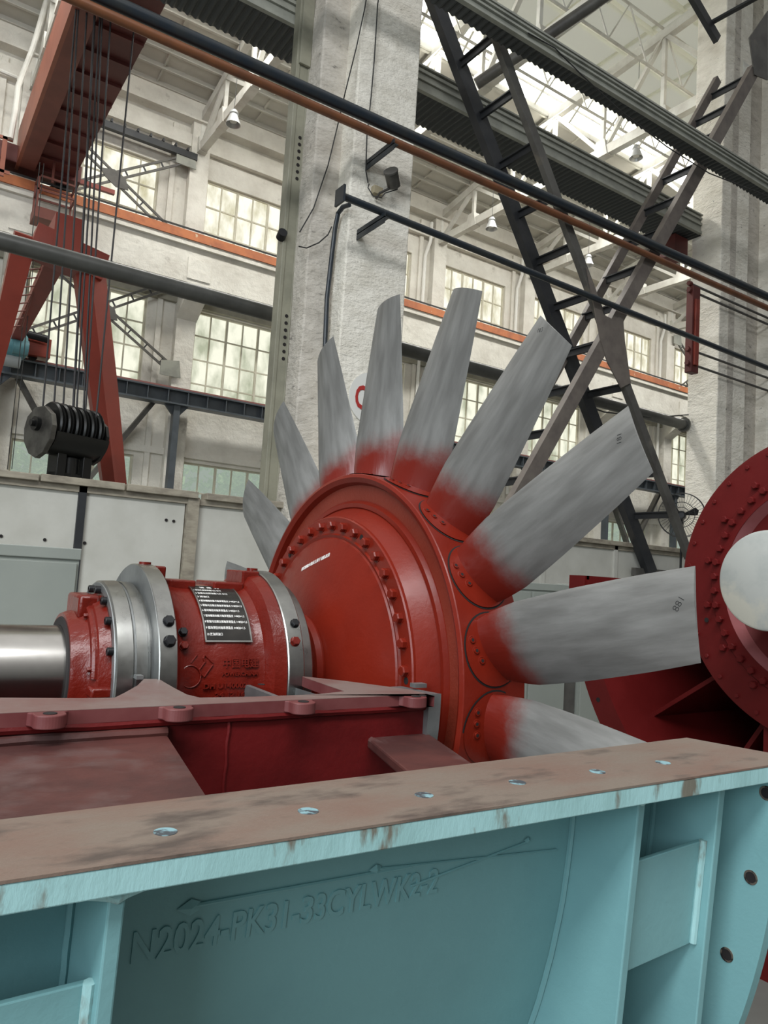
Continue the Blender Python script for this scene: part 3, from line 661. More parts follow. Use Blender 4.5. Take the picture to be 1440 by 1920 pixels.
# cables on the pillar
def cable(pts, r, label, m=BLK, nm='cable'): return tag(MB().tube(pts, r, 8).build(nm, m), label, 'cable')
cable([at(x, y, Y=11.72) for x, y in ((712, -20), (708, 10), (702, 110), (696, 180), (688, 255), (686, 320), (690, 343))], .012, 'thin black cable running down the pillar front to the floodlight')
cable([at(x, y, Y=11.72 if x > 636 else 12.2) for x, y in ((690, -20), (684, 15), (668, 90), (648, 170), (632, 240), (615, 310), (588, 390), (562, 435))], .012, 'thin black cable slanting down the pillar to the steel column')
cable([at(x, y, Y=12.1) for x, y in ((560, 462), (575, 465), (598, 455), (615, 440), (622, 425))], .012, 'short sagging cable between the steel column and the pillar')
cable([at(x, y, Y=11.9) for x, y in ((690, 346), (680, 350), (668, 364))], .010, 'thin pale wire stub left of the floodlight', TIMBER)
cd = MB().tube([at(655, 384, Y=11.6), at(643, 388, Y=11.8), at(634, 400, Y=12.0), at(628, 430, Y=12.1), at(622, 480, Y=12.15), at(613, 560, Y=12.15), at(609, 660, Y=12.15)], .045, 10)
tag(cd.build('conduit', PIPEB), 'thick black conduit bending down the pillar recess', 'conduit')

sl = thing('small_lamp', 'small dark lamp fixed to the left side of the olive steel column', 'lamp', tuple(at(526, 448, Y=12.85)))
c = at(526, 446, Y=12.85)
MB().tube([c, c+Vector((-.03, -.16, .05))], .09, 16).build('lamp_body', BLACKB, sl)
MB().tube([c, c+Vector((.30, .0, -.02))], .03, 8).build('bracket', BLACKB, sl)
# horizontal pipes in front of pillars
A = at(478, 124, Y=10.98); B = at(1440, 557, Y=10.98); d = B-A
tag(MB().tube([A-d*.35, B+d*.1], .105, 20).build('steel_pipe', PIPEB), 'thick blue black steel pipe crossing the whole photo above the brown pipe', 'pipe')
A = at(478, 150, Y=10.98); B = at(1440, 578, Y=10.98); d = B-A
tag(MB().tube([A-d*.35, B+d*.1], .075, 20).build('brown_pipe', PIPEC), 'copper brown pipe running just under the thick blue black pipe', 'pipe')
A = at(638, 366, Y=10.98); B = at(1440, 690, Y=10.98); d = B-A
lp = tag(MB().tube([A, B+d*.1], .065, 16).build('steel_pipe', PIPEB), 'thin dark pipe ending at the plate on the pillar', 'pipe')
MB().box(A.x-.02, 10.83, A.z-.16, A.x+.02, 11.13, A.z+.14).build('end_plate', PIPEB, lp, smooth=0)
for i, (x, y) in enumerate(((735, 275), (718, 411))):
    c = at(x, y, Y=10.98); t = thing('pipe_bracket', ['black angle bracket carrying the two upper pipes on the pillar', 'black angle bracket carrying the lower pipe on the pillar'][i], 'bracket', c, None)
    MB().box(c.x-.05, 10.85, c.z-.02, c.x+.05, 11.80, c.z+.0).build('arm', PIPEB, t, smooth=0)
    MB().box(c.x-.05, 10.85, c.z-.12, c.x-.03, 11.80, c.z+.08).build('web', PIPEB, t, smooth=0)
gp = thing('grey_pipe', 'large dark grey pipe running behind the pillars', 'pipe', (5, 13.6, 7.4))
MB().tube([(-4, 13.6, 7.40), (19.84, 13.6, 7.40)], .155, 24).build('pipe_run', PIPEG, gp)
for x in (6.6, 19.7): MB().tube([(x, 13.6, 7.40), (x+.06, 13.6, 7.40)], .22, 24).build('flange', PIPEG, gp)
b = MB().tube([(14.6, 13.5, 7.2), (16, 13.5, 7.12), (18, 13.5, 7.3), (19.8, 13.5, 7.7)], .02, 6); tag(b.build('cable', BLK), 'thin black cable sagging beneath the large grey pipe', 'cable')

# runway girders with corrugated soffits
def soffit_girder(nm, x0, x1, y0, y1, z0, z1, label):
    t = thing(nm, label, 'girder', (x0, y0, z0))
    b = MB(); h = z1-z0; b.box(x0, y0, z0, x1, y0+.05, z1)
    for q in (0, .42, .72): b.box(x0, y0-.05, z0+h*q, x1, y0, z0+h*q+h*.12)
    b.box(x0, y0-.07, z1-.04, x1, y1, z1); b.build('edge_channel', GIRDT, t, smooth=0)
    b = MB(); n = int((x1-x0)/.16); v = []
    for k in range(n+1):
        x = x0+k*.16
        v += [(x, y0+.05, z0), (x, y1, z0), (x+.05, y0+.05, z0+.035), (x+.05, y1, z0+.035), (x+.08, y0+.05, z0+.035), (x+.08, y1, z0+.035), (x+.13, y0+.05, z0), (x+.13, y1, z0)]
    f = [(2*i, 2*i+2, 2*i+3, 2*i+1) for i in range(len(v)//2-1)]; b.add(v, f); b.build('corrugated_soffit', CORR, t, smooth=0)
    return t
soffit_girder('runway_girder', -3, 19.75, 13.22, 14.3, 13.25, 13.85, 'grey crane runway girder with corrugated underside, behind the pillars')
soffit_girder('runway_girder', 0, 24, 10.55, 10.95, 13.18, 13.55, 'grey girder with corrugated underside crossing in front of the bracing, upper right')
tag(MB().box(19.1, 13.65, 12.6, 19.75, 14.3, 13.24).build('girder_seat', CRANEX, smooth=0), 'dark red-brown steel seat under the girder end at the right pillar', 'bracket')
cable([at(x, y, Y=10.5) for x, y in ((990, 62), (1040, 90), (1090, 140), (1160, 205), (1250, 275), (1330, 325), (1440, 368))], .014, 'thin black cable looping along the upper right girder')
# round duct passing over (top centre right)
A = at(925, 160, Y=15); 
b = MB(); P1 = Vector((12.9, 17.0, 16.2)); 
b.tube([at(893, 158, Y=15.5), at(1110, 10, Y=13.0), at(1180, -40, Y=12.2)], .16, 16)
tag(b.build('vent_duct', LATT), 'grey round duct climbing to the top edge, right of the bracing', 'duct')

# crossed laced bracing between the pillars
lb = thing('laced_cross_bracing', 'tall dark steel cross bracing with batten rungs between the two pillars', 'bracing', (14, 12.4, 3))
YN, YF = 11.22, 12.42
def P(x, y, Y): return at(x, y, Y=Y)
def member(p, q, Y, w, m, nm, dpt=.14): MB().beam(p, q, dpt, w, up=(0, 1, 0)).build(nm, m, lb, smooth=0, bevel=.006)
def member(p, q, w, m, nm, dpt=.14):
    # w in the plane of the brace, dpt along Y
    d = (q-p).normalized(); n = Vector((-d.z, 0, d.x)); b = MB(); o = Vector((0, dpt/2, 0)); h = n*w/2
    b.hexa([p-h-o, p+h-o, p+h+o, p-h+o, q-h-o, q+h-o, q+h+o, q-h+o]); 
    return b.build(nm, m, lb, smooth=0, bevel=.006)
a0 = P(818, 12, YF); a1 = P(1220, 1075, YF); da = a1-a0
member(a0-da*.06, a1, .34, LATTD, 'diagonal', .2)
b0 = P(905, 0, YN); b1 = P(1292, 1045, YN); db = b1-b0
member(b0-db*.14, b1, .22, LATT, 'diagonal')
d0 = P(1412, 133, YN); d1 = P(980, 913, YN); dd_ = d1-d0
member(d0, d1+dd_*.25, .34, BROWNST, 'diagonal', .18)
c0 = P(1345, 150, YF); c1 = P(1040, 700, YF); dc = c1-c0
member(c0, c1+dc*.5, .24, BROWNST, 'diagonal')
# rungs along Y
def rungs(u0, u1, v0, v1, ts):
    for t_ in ts:
        p = u0.lerp(u1, t_)
        q = p+Vector((0, YF-YN, 0))
        b = MB().beam(p, q, .05, .16); b.beam(p+Vector((0, 0, .07)), q+Vector((0, 0, .07)), .16, .03); b.build('rung', LATTD, lb, smooth=0)
rungs(b0-db*.14, b1, a0, a1, [.17+.075*k for k in range(11)])
rungs(d0, d1, c0, c1, [.02+.088*k for k in range(12)])
MB().plate([P(x, y, YN-.11) for x, y in ((1100, 500), (1118, 545), (1132, 590), (1152, 600), (1168, 590), (1172, 640), (1183, 718), (1165, 727), (1140, 680), (1127, 640))], (0, .03, 0)).build('gusset_plate', BROWNST, lb, smooth=0)
MB().plate([P(x, y, YN-.12) for x, y in ((1440, 20), (1405, 70), (1415, 140), (1440, 150))], (0, .03, 0)).build('gusset_plate', LATT, lb, smooth=0)
# upper strut heading to pillar B
member(P(1290, -20, YF), P(1345, 75, YF), .30, LATTD, 'diagonal')
MB().beam(P(1335, 42, YF), P(1420, -5, YN), .14, .07).build('rung', LATTD, lb, smooth=0)

# red clamp and rods at pillar B
cr = thing('clamp_frame', 'dark red steel clamp with grey tie rods around the right hand pillar', 'clamp', (18.4, 12.4, 9))
a = P(1303, 530, 12.4); c = P(1303, 700, 12.4)
MB().box(a.x-.12, 12.36, c.z, a.x+.22, 12.58, a.z-.1).build('channel', CRANEX, cr, smooth=0, bevel=.02)
MB().box(a.x-.05, 12.30, c.z+.2, a.x+.12, 12.37, a.z-.5).build('rib', GANTRY, cr, smooth=0)
for z in (a.z-.25, a.z-.05, c.z+.25, c.z+.65):
    MB().tube([(a.x-.15, 12.45, z), (24.5, 12.45, z)], .035, 8).build('tie_rod', LATT, cr)
    MB().tube([(a.x-.22, 12.45, z), (a.x-.10, 12.45, z)], .07, 6).build('nut', CRANEX, cr)

# fan on a stand near pillar B
fc = P(1278, 966, 12.2)
fn = thing('industrial_fan', 'black wire guarded industrial fan beside the right hand pillar', 'fan', (fc.x, fc.y, 0))
axf = Vector((-.86, -.5, 0)).normalized(); sx_ = Vector((-axf.y, axf.x, 0)); uz = Vector((0, 0, 1)); FR = .60
def fp(r, a, o=0): return fc+sx_*r*math.cos(a)+uz*r*math.sin(a)+axf*o
b = MB()
for r_, o_ in ((FR, 0), (FR*.97, .10), (.34, .13), (.2, .15)): b.tube([fp(r_, 2*PI*k/40, o_) for k in range(40)], .010, 5, closed=True)
for k in range(40): b.tube([fp(.08, 2*PI*k/40, .15), fp(.34, 2*PI*(k+.8)/40, .13), fp(FR, 2*PI*(k+1.3)/40, 0)], .005, 4)
b.build('wire_guard', BLK, fn)
for k in range(3):
    a = 2*PI*k/3+.3; b = MB(); b.plate([fp(.06, a-.3, .02), fp(.40, a-.28, .0), fp(.45, a, .03), fp(.40, a+.25, .07), fp(.06, a+.3, .06)], axf*.006); b.build('fan_blade', BLACKB, fn, smooth=0)
MB().tube([fp(0, 0, .09), fp(0, 0, -.22)], .11, 16).build('motor', BLACKB, fn)
MB().tube([fp(0, 0, -.15), fp(0, 0, -.15)-uz*(fc.z-.05)], .03, 8).build('stand', BLACKB, fn); MB().tube([Vector((fc.x, fc.y, 0)), Vector((fc.x, fc.y, .05))], .3, 24).build('base', BLACKB, fn)

# ================================================================== ROTOR
CY, CZ = 2.804, 1.884
rot = thing('fan_rotor', 'large red axial fan rotor with grey adjustable blades and polished shaft', 'rotor', (1.7, CY, CZ))
hubp = [(1.61, .650), (1.612, .657), (1.690, .700), (1.684, .704), (1.683, .722), (1.70, .732), (1.706, .76), (1.706, .800), (1.675, .812), (1.663, .832), (1.668, .845), (1.672, .848), (1.95, .848), (1.96, .84), (1.96, .3), (1.70, .3), (1.70, .5), (1.62, .5)]
MB().lathe(hubp, CY, CZ, 160, closed=True).build('hub', RED, rot, smooth=28)
MB().lathe([(1.704, .7355), (1.7005, .7365), (1.7005, .802), (1.706, .803)], CY, CZ, 128).build('face_plate', REDP, rot)
MB().lathe([(1.62, .50), (1.592, .576), (1.600, .582), (1.597, .650), (1.602, .655), (1.63, .657)], CY, CZ, 128).build('bolt_flange', RED, rot, smooth=25)
MB().lathe([(1.440, .10), (1.440, .222), (1.445, .236), (1.470, .240), (1.480, .236), (1.484, .228), (1.490, .240), (1.505, .295), (1.590, .558), (1.604, .570), (1.606, .574), (1.62, .575)], CY, CZ, 128).build('cone_cover', RED, rot, smooth=30)
MB().lathe([(1.4385, .10), (1.4385, .205), (1.4405, .207)], CY, CZ, 64).build('inner_sleeve', DARK, rot)
MB().lathe([(-2.2, .001), (-2.2, .172), (1.62, .172), (1.62, .001)], CY, CZ, 96).build('shaft', SHAFTM, rot)
hb_me = hex_bolt_mesh(.0200, .024, RED)
for k in range(40):
    a = math.radians(-1.5+9*k)
    R_ = .6143
    put(hb_me, 'cover_bolt', rot, (1.598, CY-R_*math.cos(a), CZ+R_*math.sin(a)), (random.uniform(0, 1), 0, 0))
b = MB()
for ad in (4.2, 66, 128): a = math.radians(ad); b.tube([(1.5975, CY-.6143*math.cos(a), CZ+.6143*math.sin(a)), (1.61, CY-.6143*math.cos(a), CZ+.6143*math.sin(a))], .013, 14)
b.build('threaded_hole', DARK, rot)
b = MB()
for ad in (37,): a = math.radians(ad); b.tube([(1.7085, CY-.765*math.cos(a), CZ+.765*math.sin(a)), (1.72, CY-.765*math.cos(a), CZ+.765*math.sin(a))], .011, 14)
b.build('balance_hole', DARK, rot)

# white sticker lettering on the cone
v, f = text_geo('附此侧轴承箱应注满干油脂润滑', .028, .0004)
b = MB(); wtx = max(p[0] for p in v)
c0 = at(564, 1073, X=1.53); c1 = at(618, 1040, X=1.56)
def cone_pt(rho, ang, off=.0015):
    # point on the cone at radius rho
    X = 1.50+(rho-.29)/(.558-.29)*.09
    nrm = Vector((-.94, 0, 0))+Vector((0, -math.cos(ang), math.sin(ang)))*.33; nrm.normalize()
    return Vector((X, CY-rho*math.cos(ang), CZ+rho*math.sin(ang)))+nrm*off
def to_cone(px_, py_):
    # ray-cone intersection by bisection on X
    best = None
    for i in range(400):
        X = 1.49+i*.0003; p = at(px_, py_, X=X); rr = math.hypot(p.y-CY, p.z-CZ); Xc = 1.50+(rr-.29)/(.268)*.09
        if best is None or abs(Xc-X) < best[0]: best = (abs(Xc-X), rr, math.atan2(p.z-CZ, -(p.y-CY)))
    return best[1], best[2]
r0_, a0_ = to_cone(565, 1071); r1_, a1_ = to_cone(618, 1043)
P0_ = cone_pt(r0_, a0_, .002); P1_ = cone_pt(r1_, a1_, .002); ux = (P1_-P0_).normalized(); nn_ = Vector((-.94, -math.cos(a0_)*.33, math.sin(a0_)*.33)).normalized(); uy = nn_.cross(ux)*-1
if uy.z < 0: uy = -uy
L_ = (P1_-P0_).length; ks = L_/wtx
for p in v:
    q = P0_+ux*p[0]*ks+uy*p[1]*1.0*ks*1.0*1.25
    rr = math.hypot(q.y-CY, q.z-CZ); an = math.atan2(q.z-CZ, -(q.y-CY)); b.v.append(cone_pt(rr, an, .001+p[2]))
b.f = f; b.build('sticker_lettering', WHITETX, rot, smooth=0)

# blade: local x = circumferential (+ towards growing angle), y = axial (+X world), z = radius
def blade_mesh():
    nz, ns = 22, 28; v = []; f = []
    for i in range(nz+1):
        t = i/nz; r = .835+(1.662-.835)*t
        ch = float(np.interp(t, [0, .08, .22, .5, .8, 1], [.235, .258, .284, .286, .277, .264]))
        st = math.radians(float(np.interp(t, [0, .2, .5, 1], [-28, -16, -4, 11]))); th = .16*(1-t)**1.6+.055*(1-t)+.028*t+.02; cam_ = .10-.035*t
        if t < .1: th += .1*(1-t/.1)**2
        xo = .012*t; yo = 1.815-1.81-.005+.0*t
        ring_ = []
        for j in range(ns):
            a = 2*PI*j/ns; s_ = math.cos(a)*.5; xn = .5-s_
            yt = 5*th*(.2969*math.sqrt(max(xn, 0))-.126*xn-.3516*xn**2+.2843*xn**3-.1015*xn**4)*.62
            cb_ = -cam_*(1-(2*s_)**2)
            yy = cb_+(yt if a <= PI else -yt)
            cx_ = s_*ch; cyy = yy*ch
            ring_.append((cx_*math.cos(st)-cyy*math.sin(st)+xo, cx_*math.sin(st)+cyy*math.cos(st)+yo, r))
        v += ring_
    # follow the hub curve at the root and the casing curve at the tip
    out = []
    for x, y, z in v:
        out.append((x, -y, math.sqrt(max(z*z-x*x, 0))))
    for i in range(nz):
        for j in range(ns): f.append((i*ns+j, i*ns+(j+1) % ns, (i+1)*ns+(j+1) % ns, (i+1)*ns+j))
    f.append(tuple(range(ns))); f.append(tuple(nz*ns+j for j in range(ns))[::-1])
    b = MB(); b.add(out, f); return pmesh(b, BLADE, smooth=50)
def root_disc_mesh(r0, r1, R_, m):
    b = MB(); n = 40; k = 6; v = []; f = []
    for i in range(k+1):
        rr = r0+(r1-r0)*i/k
        for j in range(n):
            a = 2*PI*j/n; x = rr*math.cos(a); y = rr*math.sin(a); v.append((x, y, math.sqrt(R_*R_-x*x)))
    for i in range(k):
        for j in range(n): f.append((i*n+j, i*n+(j+1) % n, (i+1)*n+(j+1) % n, (i+1)*n+j))
    if r0 < .01: f.append(tuple(range(n)))
    b.add(v, f); return pmesh(b, m)
bl_me = blade_mesh(); rd_me = root_disc_mesh(.001, .128, .8535, RED); rg_me = root_disc_mesh(.127, .1335, .8495, DARK)
def sock():
    b = MB(); n = 20; prof = [(.0, .017), (.006, .017), (.007, .0125), (.004, .012), (.004, .011), (.011, .0105), (.011, .006), (.003, .0055), (.003, .0001)]
    m_ = len(prof); v = []
    for j in range(n):
        a = 2*PI*j/n
        for z, r_ in prof: v.append((r_*math.cos(a), r_*math.sin(a), z))
    b.add(v, [(j*m_+q, ((j+1) % n)*m_+q, ((j+1) % n)*m_+q+1, j*m_+q+1) for j in range(n) for q in range(m_-1)]); return pmesh(b, RED)
so_me = sock()
b = MB(); b.tube([(0, 0, .0115), (0, 0, .0045)], .0060, 12); sd_me = pmesh(b, DARK)
angs = [149.6, 129.5, 109.4, 89.2, 69.2, 49.9, 31.0, 12.4, -7.0]+[-27-20.2*k for k in range(1, 10)]
angs = [149.6, 129.5, 109.4, 89.2, 69.2, 49.9, 31.0, 12.4, -6.0, -27.0, -47.2, -67.5, -87.8, -108.1, -128.4, -148.8, -170.2, 168.6]
blades = []
for i, ad in enumerate(angs):
    a = math.radians(ad)
    # local axes in world: z -> radial, y -> -X, x -> growing angle
    rad = Vector((0, -math.cos(a), math.sin(a))); tan = Vector((0, math.sin(a), math.cos(a)))
    M3 = Matrix((tan, Vector((-1, 0, 0)), rad)).transposed()
    o = bpy.data.objects.new('blade', bl_me); col.objects.link(o); o.parent = rot
    if i == 8: M3 = M3 @ Matrix.Rotation(math.radians(-20), 3, 'Z')
    o.location = Vector((1.81, CY, CZ))-ORG[rot.name]; o.rotation_euler = M3.to_euler()
    ORG[o.name] = Vector((0, 0, 0)); blades.append(o)
    def sub(me, nm, loc=(0, 0, 0)):
        q = bpy.data.objects.new(nm, me); col.objects.link(q); q.parent = o; q.location = loc; return q
    sub(rd_me, 'root_disc'); sub(rg_me, 'root_seal_gap')
    if i < 10:
        for s_, yy in ((.030, .098), (-.006, .084), (-.040, .062)):
            q = sub(so_me, 'socket_bolt', (s_, yy, math.sqrt(.8475**2-s_*s_))); q.rotation_euler = (0, math.atan2(s_, .853), 0)
            q2 = sub(sd_me, 'socket_bolt_recess', (s_, yy, math.sqrt(.8475**2-s_*s_)))
            q2.rotation_euler = (0, math.atan2(s_, .853), 0)
# handwritten blade numbers near tips, laid on the blade surface
def ink(i, s_, size, cx, dz, rotd):
    v, f = text_geo(s_, size, .0005, bold=-.0009); mx = max(p[0] for p in v)/2; my = size*.35
    o = blades[i]; ca, sa = math.cos(math.radians(rotd)), math.sin(math.radians(rotd))
    me = bl_me; bvh = BVHT
    V = []
    for p in v:
        x_ = p[0]-mx; y_ = p[1]-my; X_ = cx+(x_*ca-y_*sa); Z_ = dz+(x_*sa+y_*ca)
        h = bvh.ray_cast(Vector((X_, 1, Z_)), Vector((0, -1, 0)))
        yy = h[0].y if h[0] else 0
        V.append((X_, yy+.0008+p[2], Z_))
    b = MB(); b.v = [Vector(q) for q in V]; b.f = f; me2 = pmesh(b, INK, smooth=0)
    q = bpy.data.objects.new('ink_number', me2); col.objects.link(q); q.parent = o
from mathutils.bvhtree import BVHTree
_bm = bmesh.new(); _bm.from_mesh(bl_me); BVHT = BVHTree.FromBMesh(_bm); _bm.free()
ink(7, '188', .030, .045, 1.615, 215); ink(6, '181', .027, .05, 1.605, 200); ink(5, '182', .024, .07, 1.625, 150)

# ================================================================== BEARING HOUSING
bh = thing('bearing_housing', 'red cast bearing housing with bright machined flanges around the shaft', 'bearing housing', (1.05, CY, CZ))
def la(prof, nm, m, closed=True, n=112, sm=28): return MB().lathe(prof, CY, CZ, n, closed=closed).build(nm, m, bh, smooth=sm)
la([(.545, .175), (.545, .215), (.56, .222), (.575, .225), (.60, .24), (.62, .275), (.66, .29), (.66, .175)], 'seal_cap', REDCAST)
la([(.540, .173), (.540, .200), (.548, .205), (.552, .173)], 'rubber_seal', DARK)
la([(.655, .18), (.655, .325), (.662, .334), (.712, .336), (.716, .332), (.716, .18)], 'cover_ring', STEEL)
la([(.716, .2), (.716, .328), (.724, .328), (.724, .2)], 'ring_gap', STEELD)
la([(.724, .2), (.724, .334), (.760, .334), (.766, .318), (.79, .318), (.79, .2)], 'spacer_ring', STEEL)
la([(.775, .2), (.775, .399), (.778, .402), (.834, .402), (.838, .398), (.838, .2)], 'flange', STEEL)
la([(.776, .316), (.7742, .317), (.7742, .3985), (.776, .399)], 'flange_face', STEELD)  # darker steel skin, the face's shading against the rim put into the colour
la([(.657, .30), (.6540, .301), (.6540, .326), (.657, .328)], 'ring_face', STEELD)  # front of the ring toned darker the same way, shading in the colour
la([(.836, .2), (.836, .385), (.842, .372), (.860, .350), (.88, .338), (.93, .333), (.99, .333), (1.0, .337), (1.10, .337), (1.11, .333), (1.15, .334), (1.172, .345), (1.184, .372), (1.192, .386), (1.240, .394), (1.240, .2)], 'body', REDCAST)
la([(1.237, .2), (1.237, .400), (1.241, .403), (1.298, .403), (1.303, .398), (1.303, .362), (1.355, .360), (1.361, .354), (1.361, .19)], 'flange', STEEL)
# cap of the end seal: thick lug blocks
b = MB(); b.box(.575, CY-.10, CZ+.20, .645, CY+.10, CZ+.285); b.build('cap_lug', REDCAST, bh, bevel=.012)
b = MB(); b.box(.595, CY-.30, CZ-.035, .668, CY-.2, CZ+.0); b.build('split_lug', REDCAST, bh, bevel=.008)
b = MB(); b.lathe([(.60, .22), (.60, .262), (.608, .268), (.622, .268), (.63, .262), (.63, .22)], CY, CZ, 64, closed=True, a0=math.radians(5), a1=math.radians(70)); b.build('cap_rib', REDCAST, bh)
# top pads
def pad(x0, x1, hw, r1, nm='top_pad', m=REDCAST): MB().box(x0, CY-hw, CZ+.28, x1, CY+hw, CZ+r1).build(nm, m, bh, smooth=0, bevel=.006)
pad(.885, .985, .09, .352); pad(1.05, 1.17, .10, .352); pad(.838, .875, .07, .398, 'lifting_block'); pad(1.17, 1.240, .085, .400, 'lifting_block')
for x, z in ((.815, .402), (1.245, .403)): MB().tube([(x, CY-.0, CZ+z-.005), (x, CY-.0, CZ+z+.008)], .022, 16).build('plug', REDCAST, bh)
# bolts on the flange rims, radial, near side
def radial_bolt(x, adeg, Rr, r_, m, nm='flange_bolt'):
    a = math.radians(adeg); p = Vector((x, CY-Rr*math.cos(a), CZ+Rr*math.sin(a)))
    me = hex_bolt_mesh(r_, r_*1.0, m); o = put(me, nm, bh, p); rad = Vector((0, -math.cos(a), math.sin(a)))
    o.rotation_euler = (-rad).to_track_quat('X', 'Z').to_euler()
def ang_of(px_, py_, R_):
    # find angle where the cylinder radius R_ is hit by the ray
    best = None
    for i in range(-20, 90):
        a = math.radians(i); Yv = CY-R_*math.cos(a); p = at(px_, py_, Y=Yv); e = abs(p.z-(CZ+R_*math.sin(a)))
        if best is None or e < best[0]: best = (e, i, p.x)
    return best[1], best[2]
for (x, y, R_, r_, m) in ((316, 1166, .402, .018, BLACKB), (318, 1201, .402, .019, BLACKB), (343, 1184, .350, .015, BLACKB), (345, 1210, .350, .015, REDCAST), (552, 1171, .402, .016, BLACKB), (553, 1202, .402, .017, REDCAST)):
    an, xx = ang_of(x, y, R_); radial_bolt(xx, an, R_-.001, r_, m)
cs_me = socket_mesh(.0135, .020, BLACKB)
for ad in (118, 100, 82, 62, 43, 22, -8, 140):
    a = math.radians(ad); put(cs_me, 'cap_screw', bh, (.655, CY-.305*math.cos(a), CZ+.305*math.sin(a)))
rb_me = hex_bolt_mesh(.009, .012, REDCAST)
for ad in (60, 12): a = math.radians(ad); put(rb_me, 'cap_bolt', bh, (.60, CY-.25*math.cos(a), CZ+.25*math.sin(a)))
# name plate bent round the body
def bend(x, s, off, R_=.338):    # s = arc length up from angle 0
    a = s/R_; return Vector((x, CY-(R_+off)*math.cos(a), CZ+(R_+off)*math.sin(a)))
an0, x0_ = ang_of(385, 1204, .338); an1, x1_ = ang_of(472, 1204, .338); an2, _q = ang_of(375, 1112, .338)
s0 = math.radians(an0)*.338; s1 = math.radians(76)*.338; x0_, x1_ = 1.0, 1.185
x0_ = ang_of(385, 1200, .338)[1]; x1_ = ang_of(471, 1200, .338)[1]
def bent_plate(x0, x1, s0, s1, o0, o1, nm, m, par):
    b = MB(); n = 16; v = []
    for k in range(n+1):
        s = s0+(s1-s0)*k/n; v += [bend(x0, s, o0), bend(x1, s, o0), bend(x1, s, o1), bend(x0, s, o1)]
    f = [(k*4+j, k*4+(j+1) % 4, (k+1)*4+(j+1) % 4, (k+1)*4+j) for k in range(n) for j in range(4)]+[(0, 1, 2, 3), (n*4, n*4+1, n*4+2, n*4+3)]
    b.add(v, f); return b.build(nm, m, par)
npo = bent_plate(x0_, x1_, s0, s1, .001, .004, 'name_plate', PLATEM, bh)
for q in ((x0_-.002, x1_+.002, s0-.002, s0+.004), (x0_-.002, x1_+.002, s1-.003, s1+.002), (x0_-.002, x0_+.003, s0, s1), (x1_-.003, x1_+.002, s0, s1)):
    bent_plate(*q, .001, .006, 'plate_rim', STEEL, npo)
rows_ = ['      油  接  孔', '1 进油孔接轴承箱入口 G1/2', '2 油箱马达回油接入口 G1/2', '3 排油口', '4 驱动端轴向推力轴承测温点 3×M20×1.5', '5 联轴马达侧主推轴承测温点 3×M20×1.5', '6 驱动端径向轴承测温点 3×M20×1.5', '7 驱动端径向推力轴承测温点 1×M20×1.5', '8 联轴马达侧主推轴承测温点 1×M20×1.5', '9 驱动测径向轴承测温点 4×M20×1.5', '10 放油排油口']
H_ = s1-s0; W_ = x1_-x0_; 
for k, tx in enumerate(rows_):
    v, f = text_geo(tx, .012 if k else .014, .0003, bold=.00012); mx = max(p[0] for p in v)
    full = {0: .62, 1: .62, 2: .72, 3: .26, 4: .90, 5: .92, 6: .82, 7: .90, 8: .93, 9: .86, 10: .34}[k]*W_
    base_s = s1-.022-(H_-.035)*k/10.4; kx = full/mx
    b = MB(); b.v = [bend(x0_+.006+p[0]*kx, base_s+p[1]*1.0, .0043+p[2]) for p in v]; b.f = f; b.build('plate_lettering', WHITETX, npo, smooth=0)
# raised casting marks
def cast_text(tx, px_, py_, size, wpx, thick=.004, bold=.0007, tilt=0):
    an, xx = ang_of(px_, py_, .336); an2_, xx2 = ang_of(px_+wpx, py_, .336)
    thick = .006; v, f = text_geo(tx, size, thick, bold=bold); mx = max(p[0] for p in v); kx = (xx2-xx)/mx; s_ = math.radians(an)*.336
    b = MB(); b.v = [bend(xx+p[0]*kx, s_+p[1], p[2]+.001, .334) for p in v]; b.f = f; b.build('cast_lettering', REDCAST, bh, smooth=0)
cast_text('中国电建', 416, 1251, .036, 68); cast_text('POWERCHINA', 415, 1266, .018, 68)
cast_text('DH U140002', 380, 1293, .024, 82); cast_text('24 12 16 0', 402, 1308, .020, 68)
# emblem: ring and folded bars
an, xx = ang_of(357, 1270, .336); s_ = math.radians(an)*.336
b = MB(); n = 40; b.tube([bend(xx+.036*math.cos(2*PI*k/n), s_+.036*math.sin(2*PI*k/n), .002, .334) for k in range(n)], .0025, 6, closed=True)
def ln(u0, w0, u1, w1): b.tube([bend(xx+u0, s_+w0, .002, .334), bend(xx+u1, s_+w1, .002, .334)], .0028, 6)
ln(.0, .045, .022, .072); ln(.030, .022, .050, .048); ln(.050, .048, .045, .060); ln(.045, .060, .050, .072); ln(.034, .012, .048, -.002); ln(.048, -.002, .078, .038); ln(.050, .072, .078, .045)
b.build('emblem', REDCAST, bh)

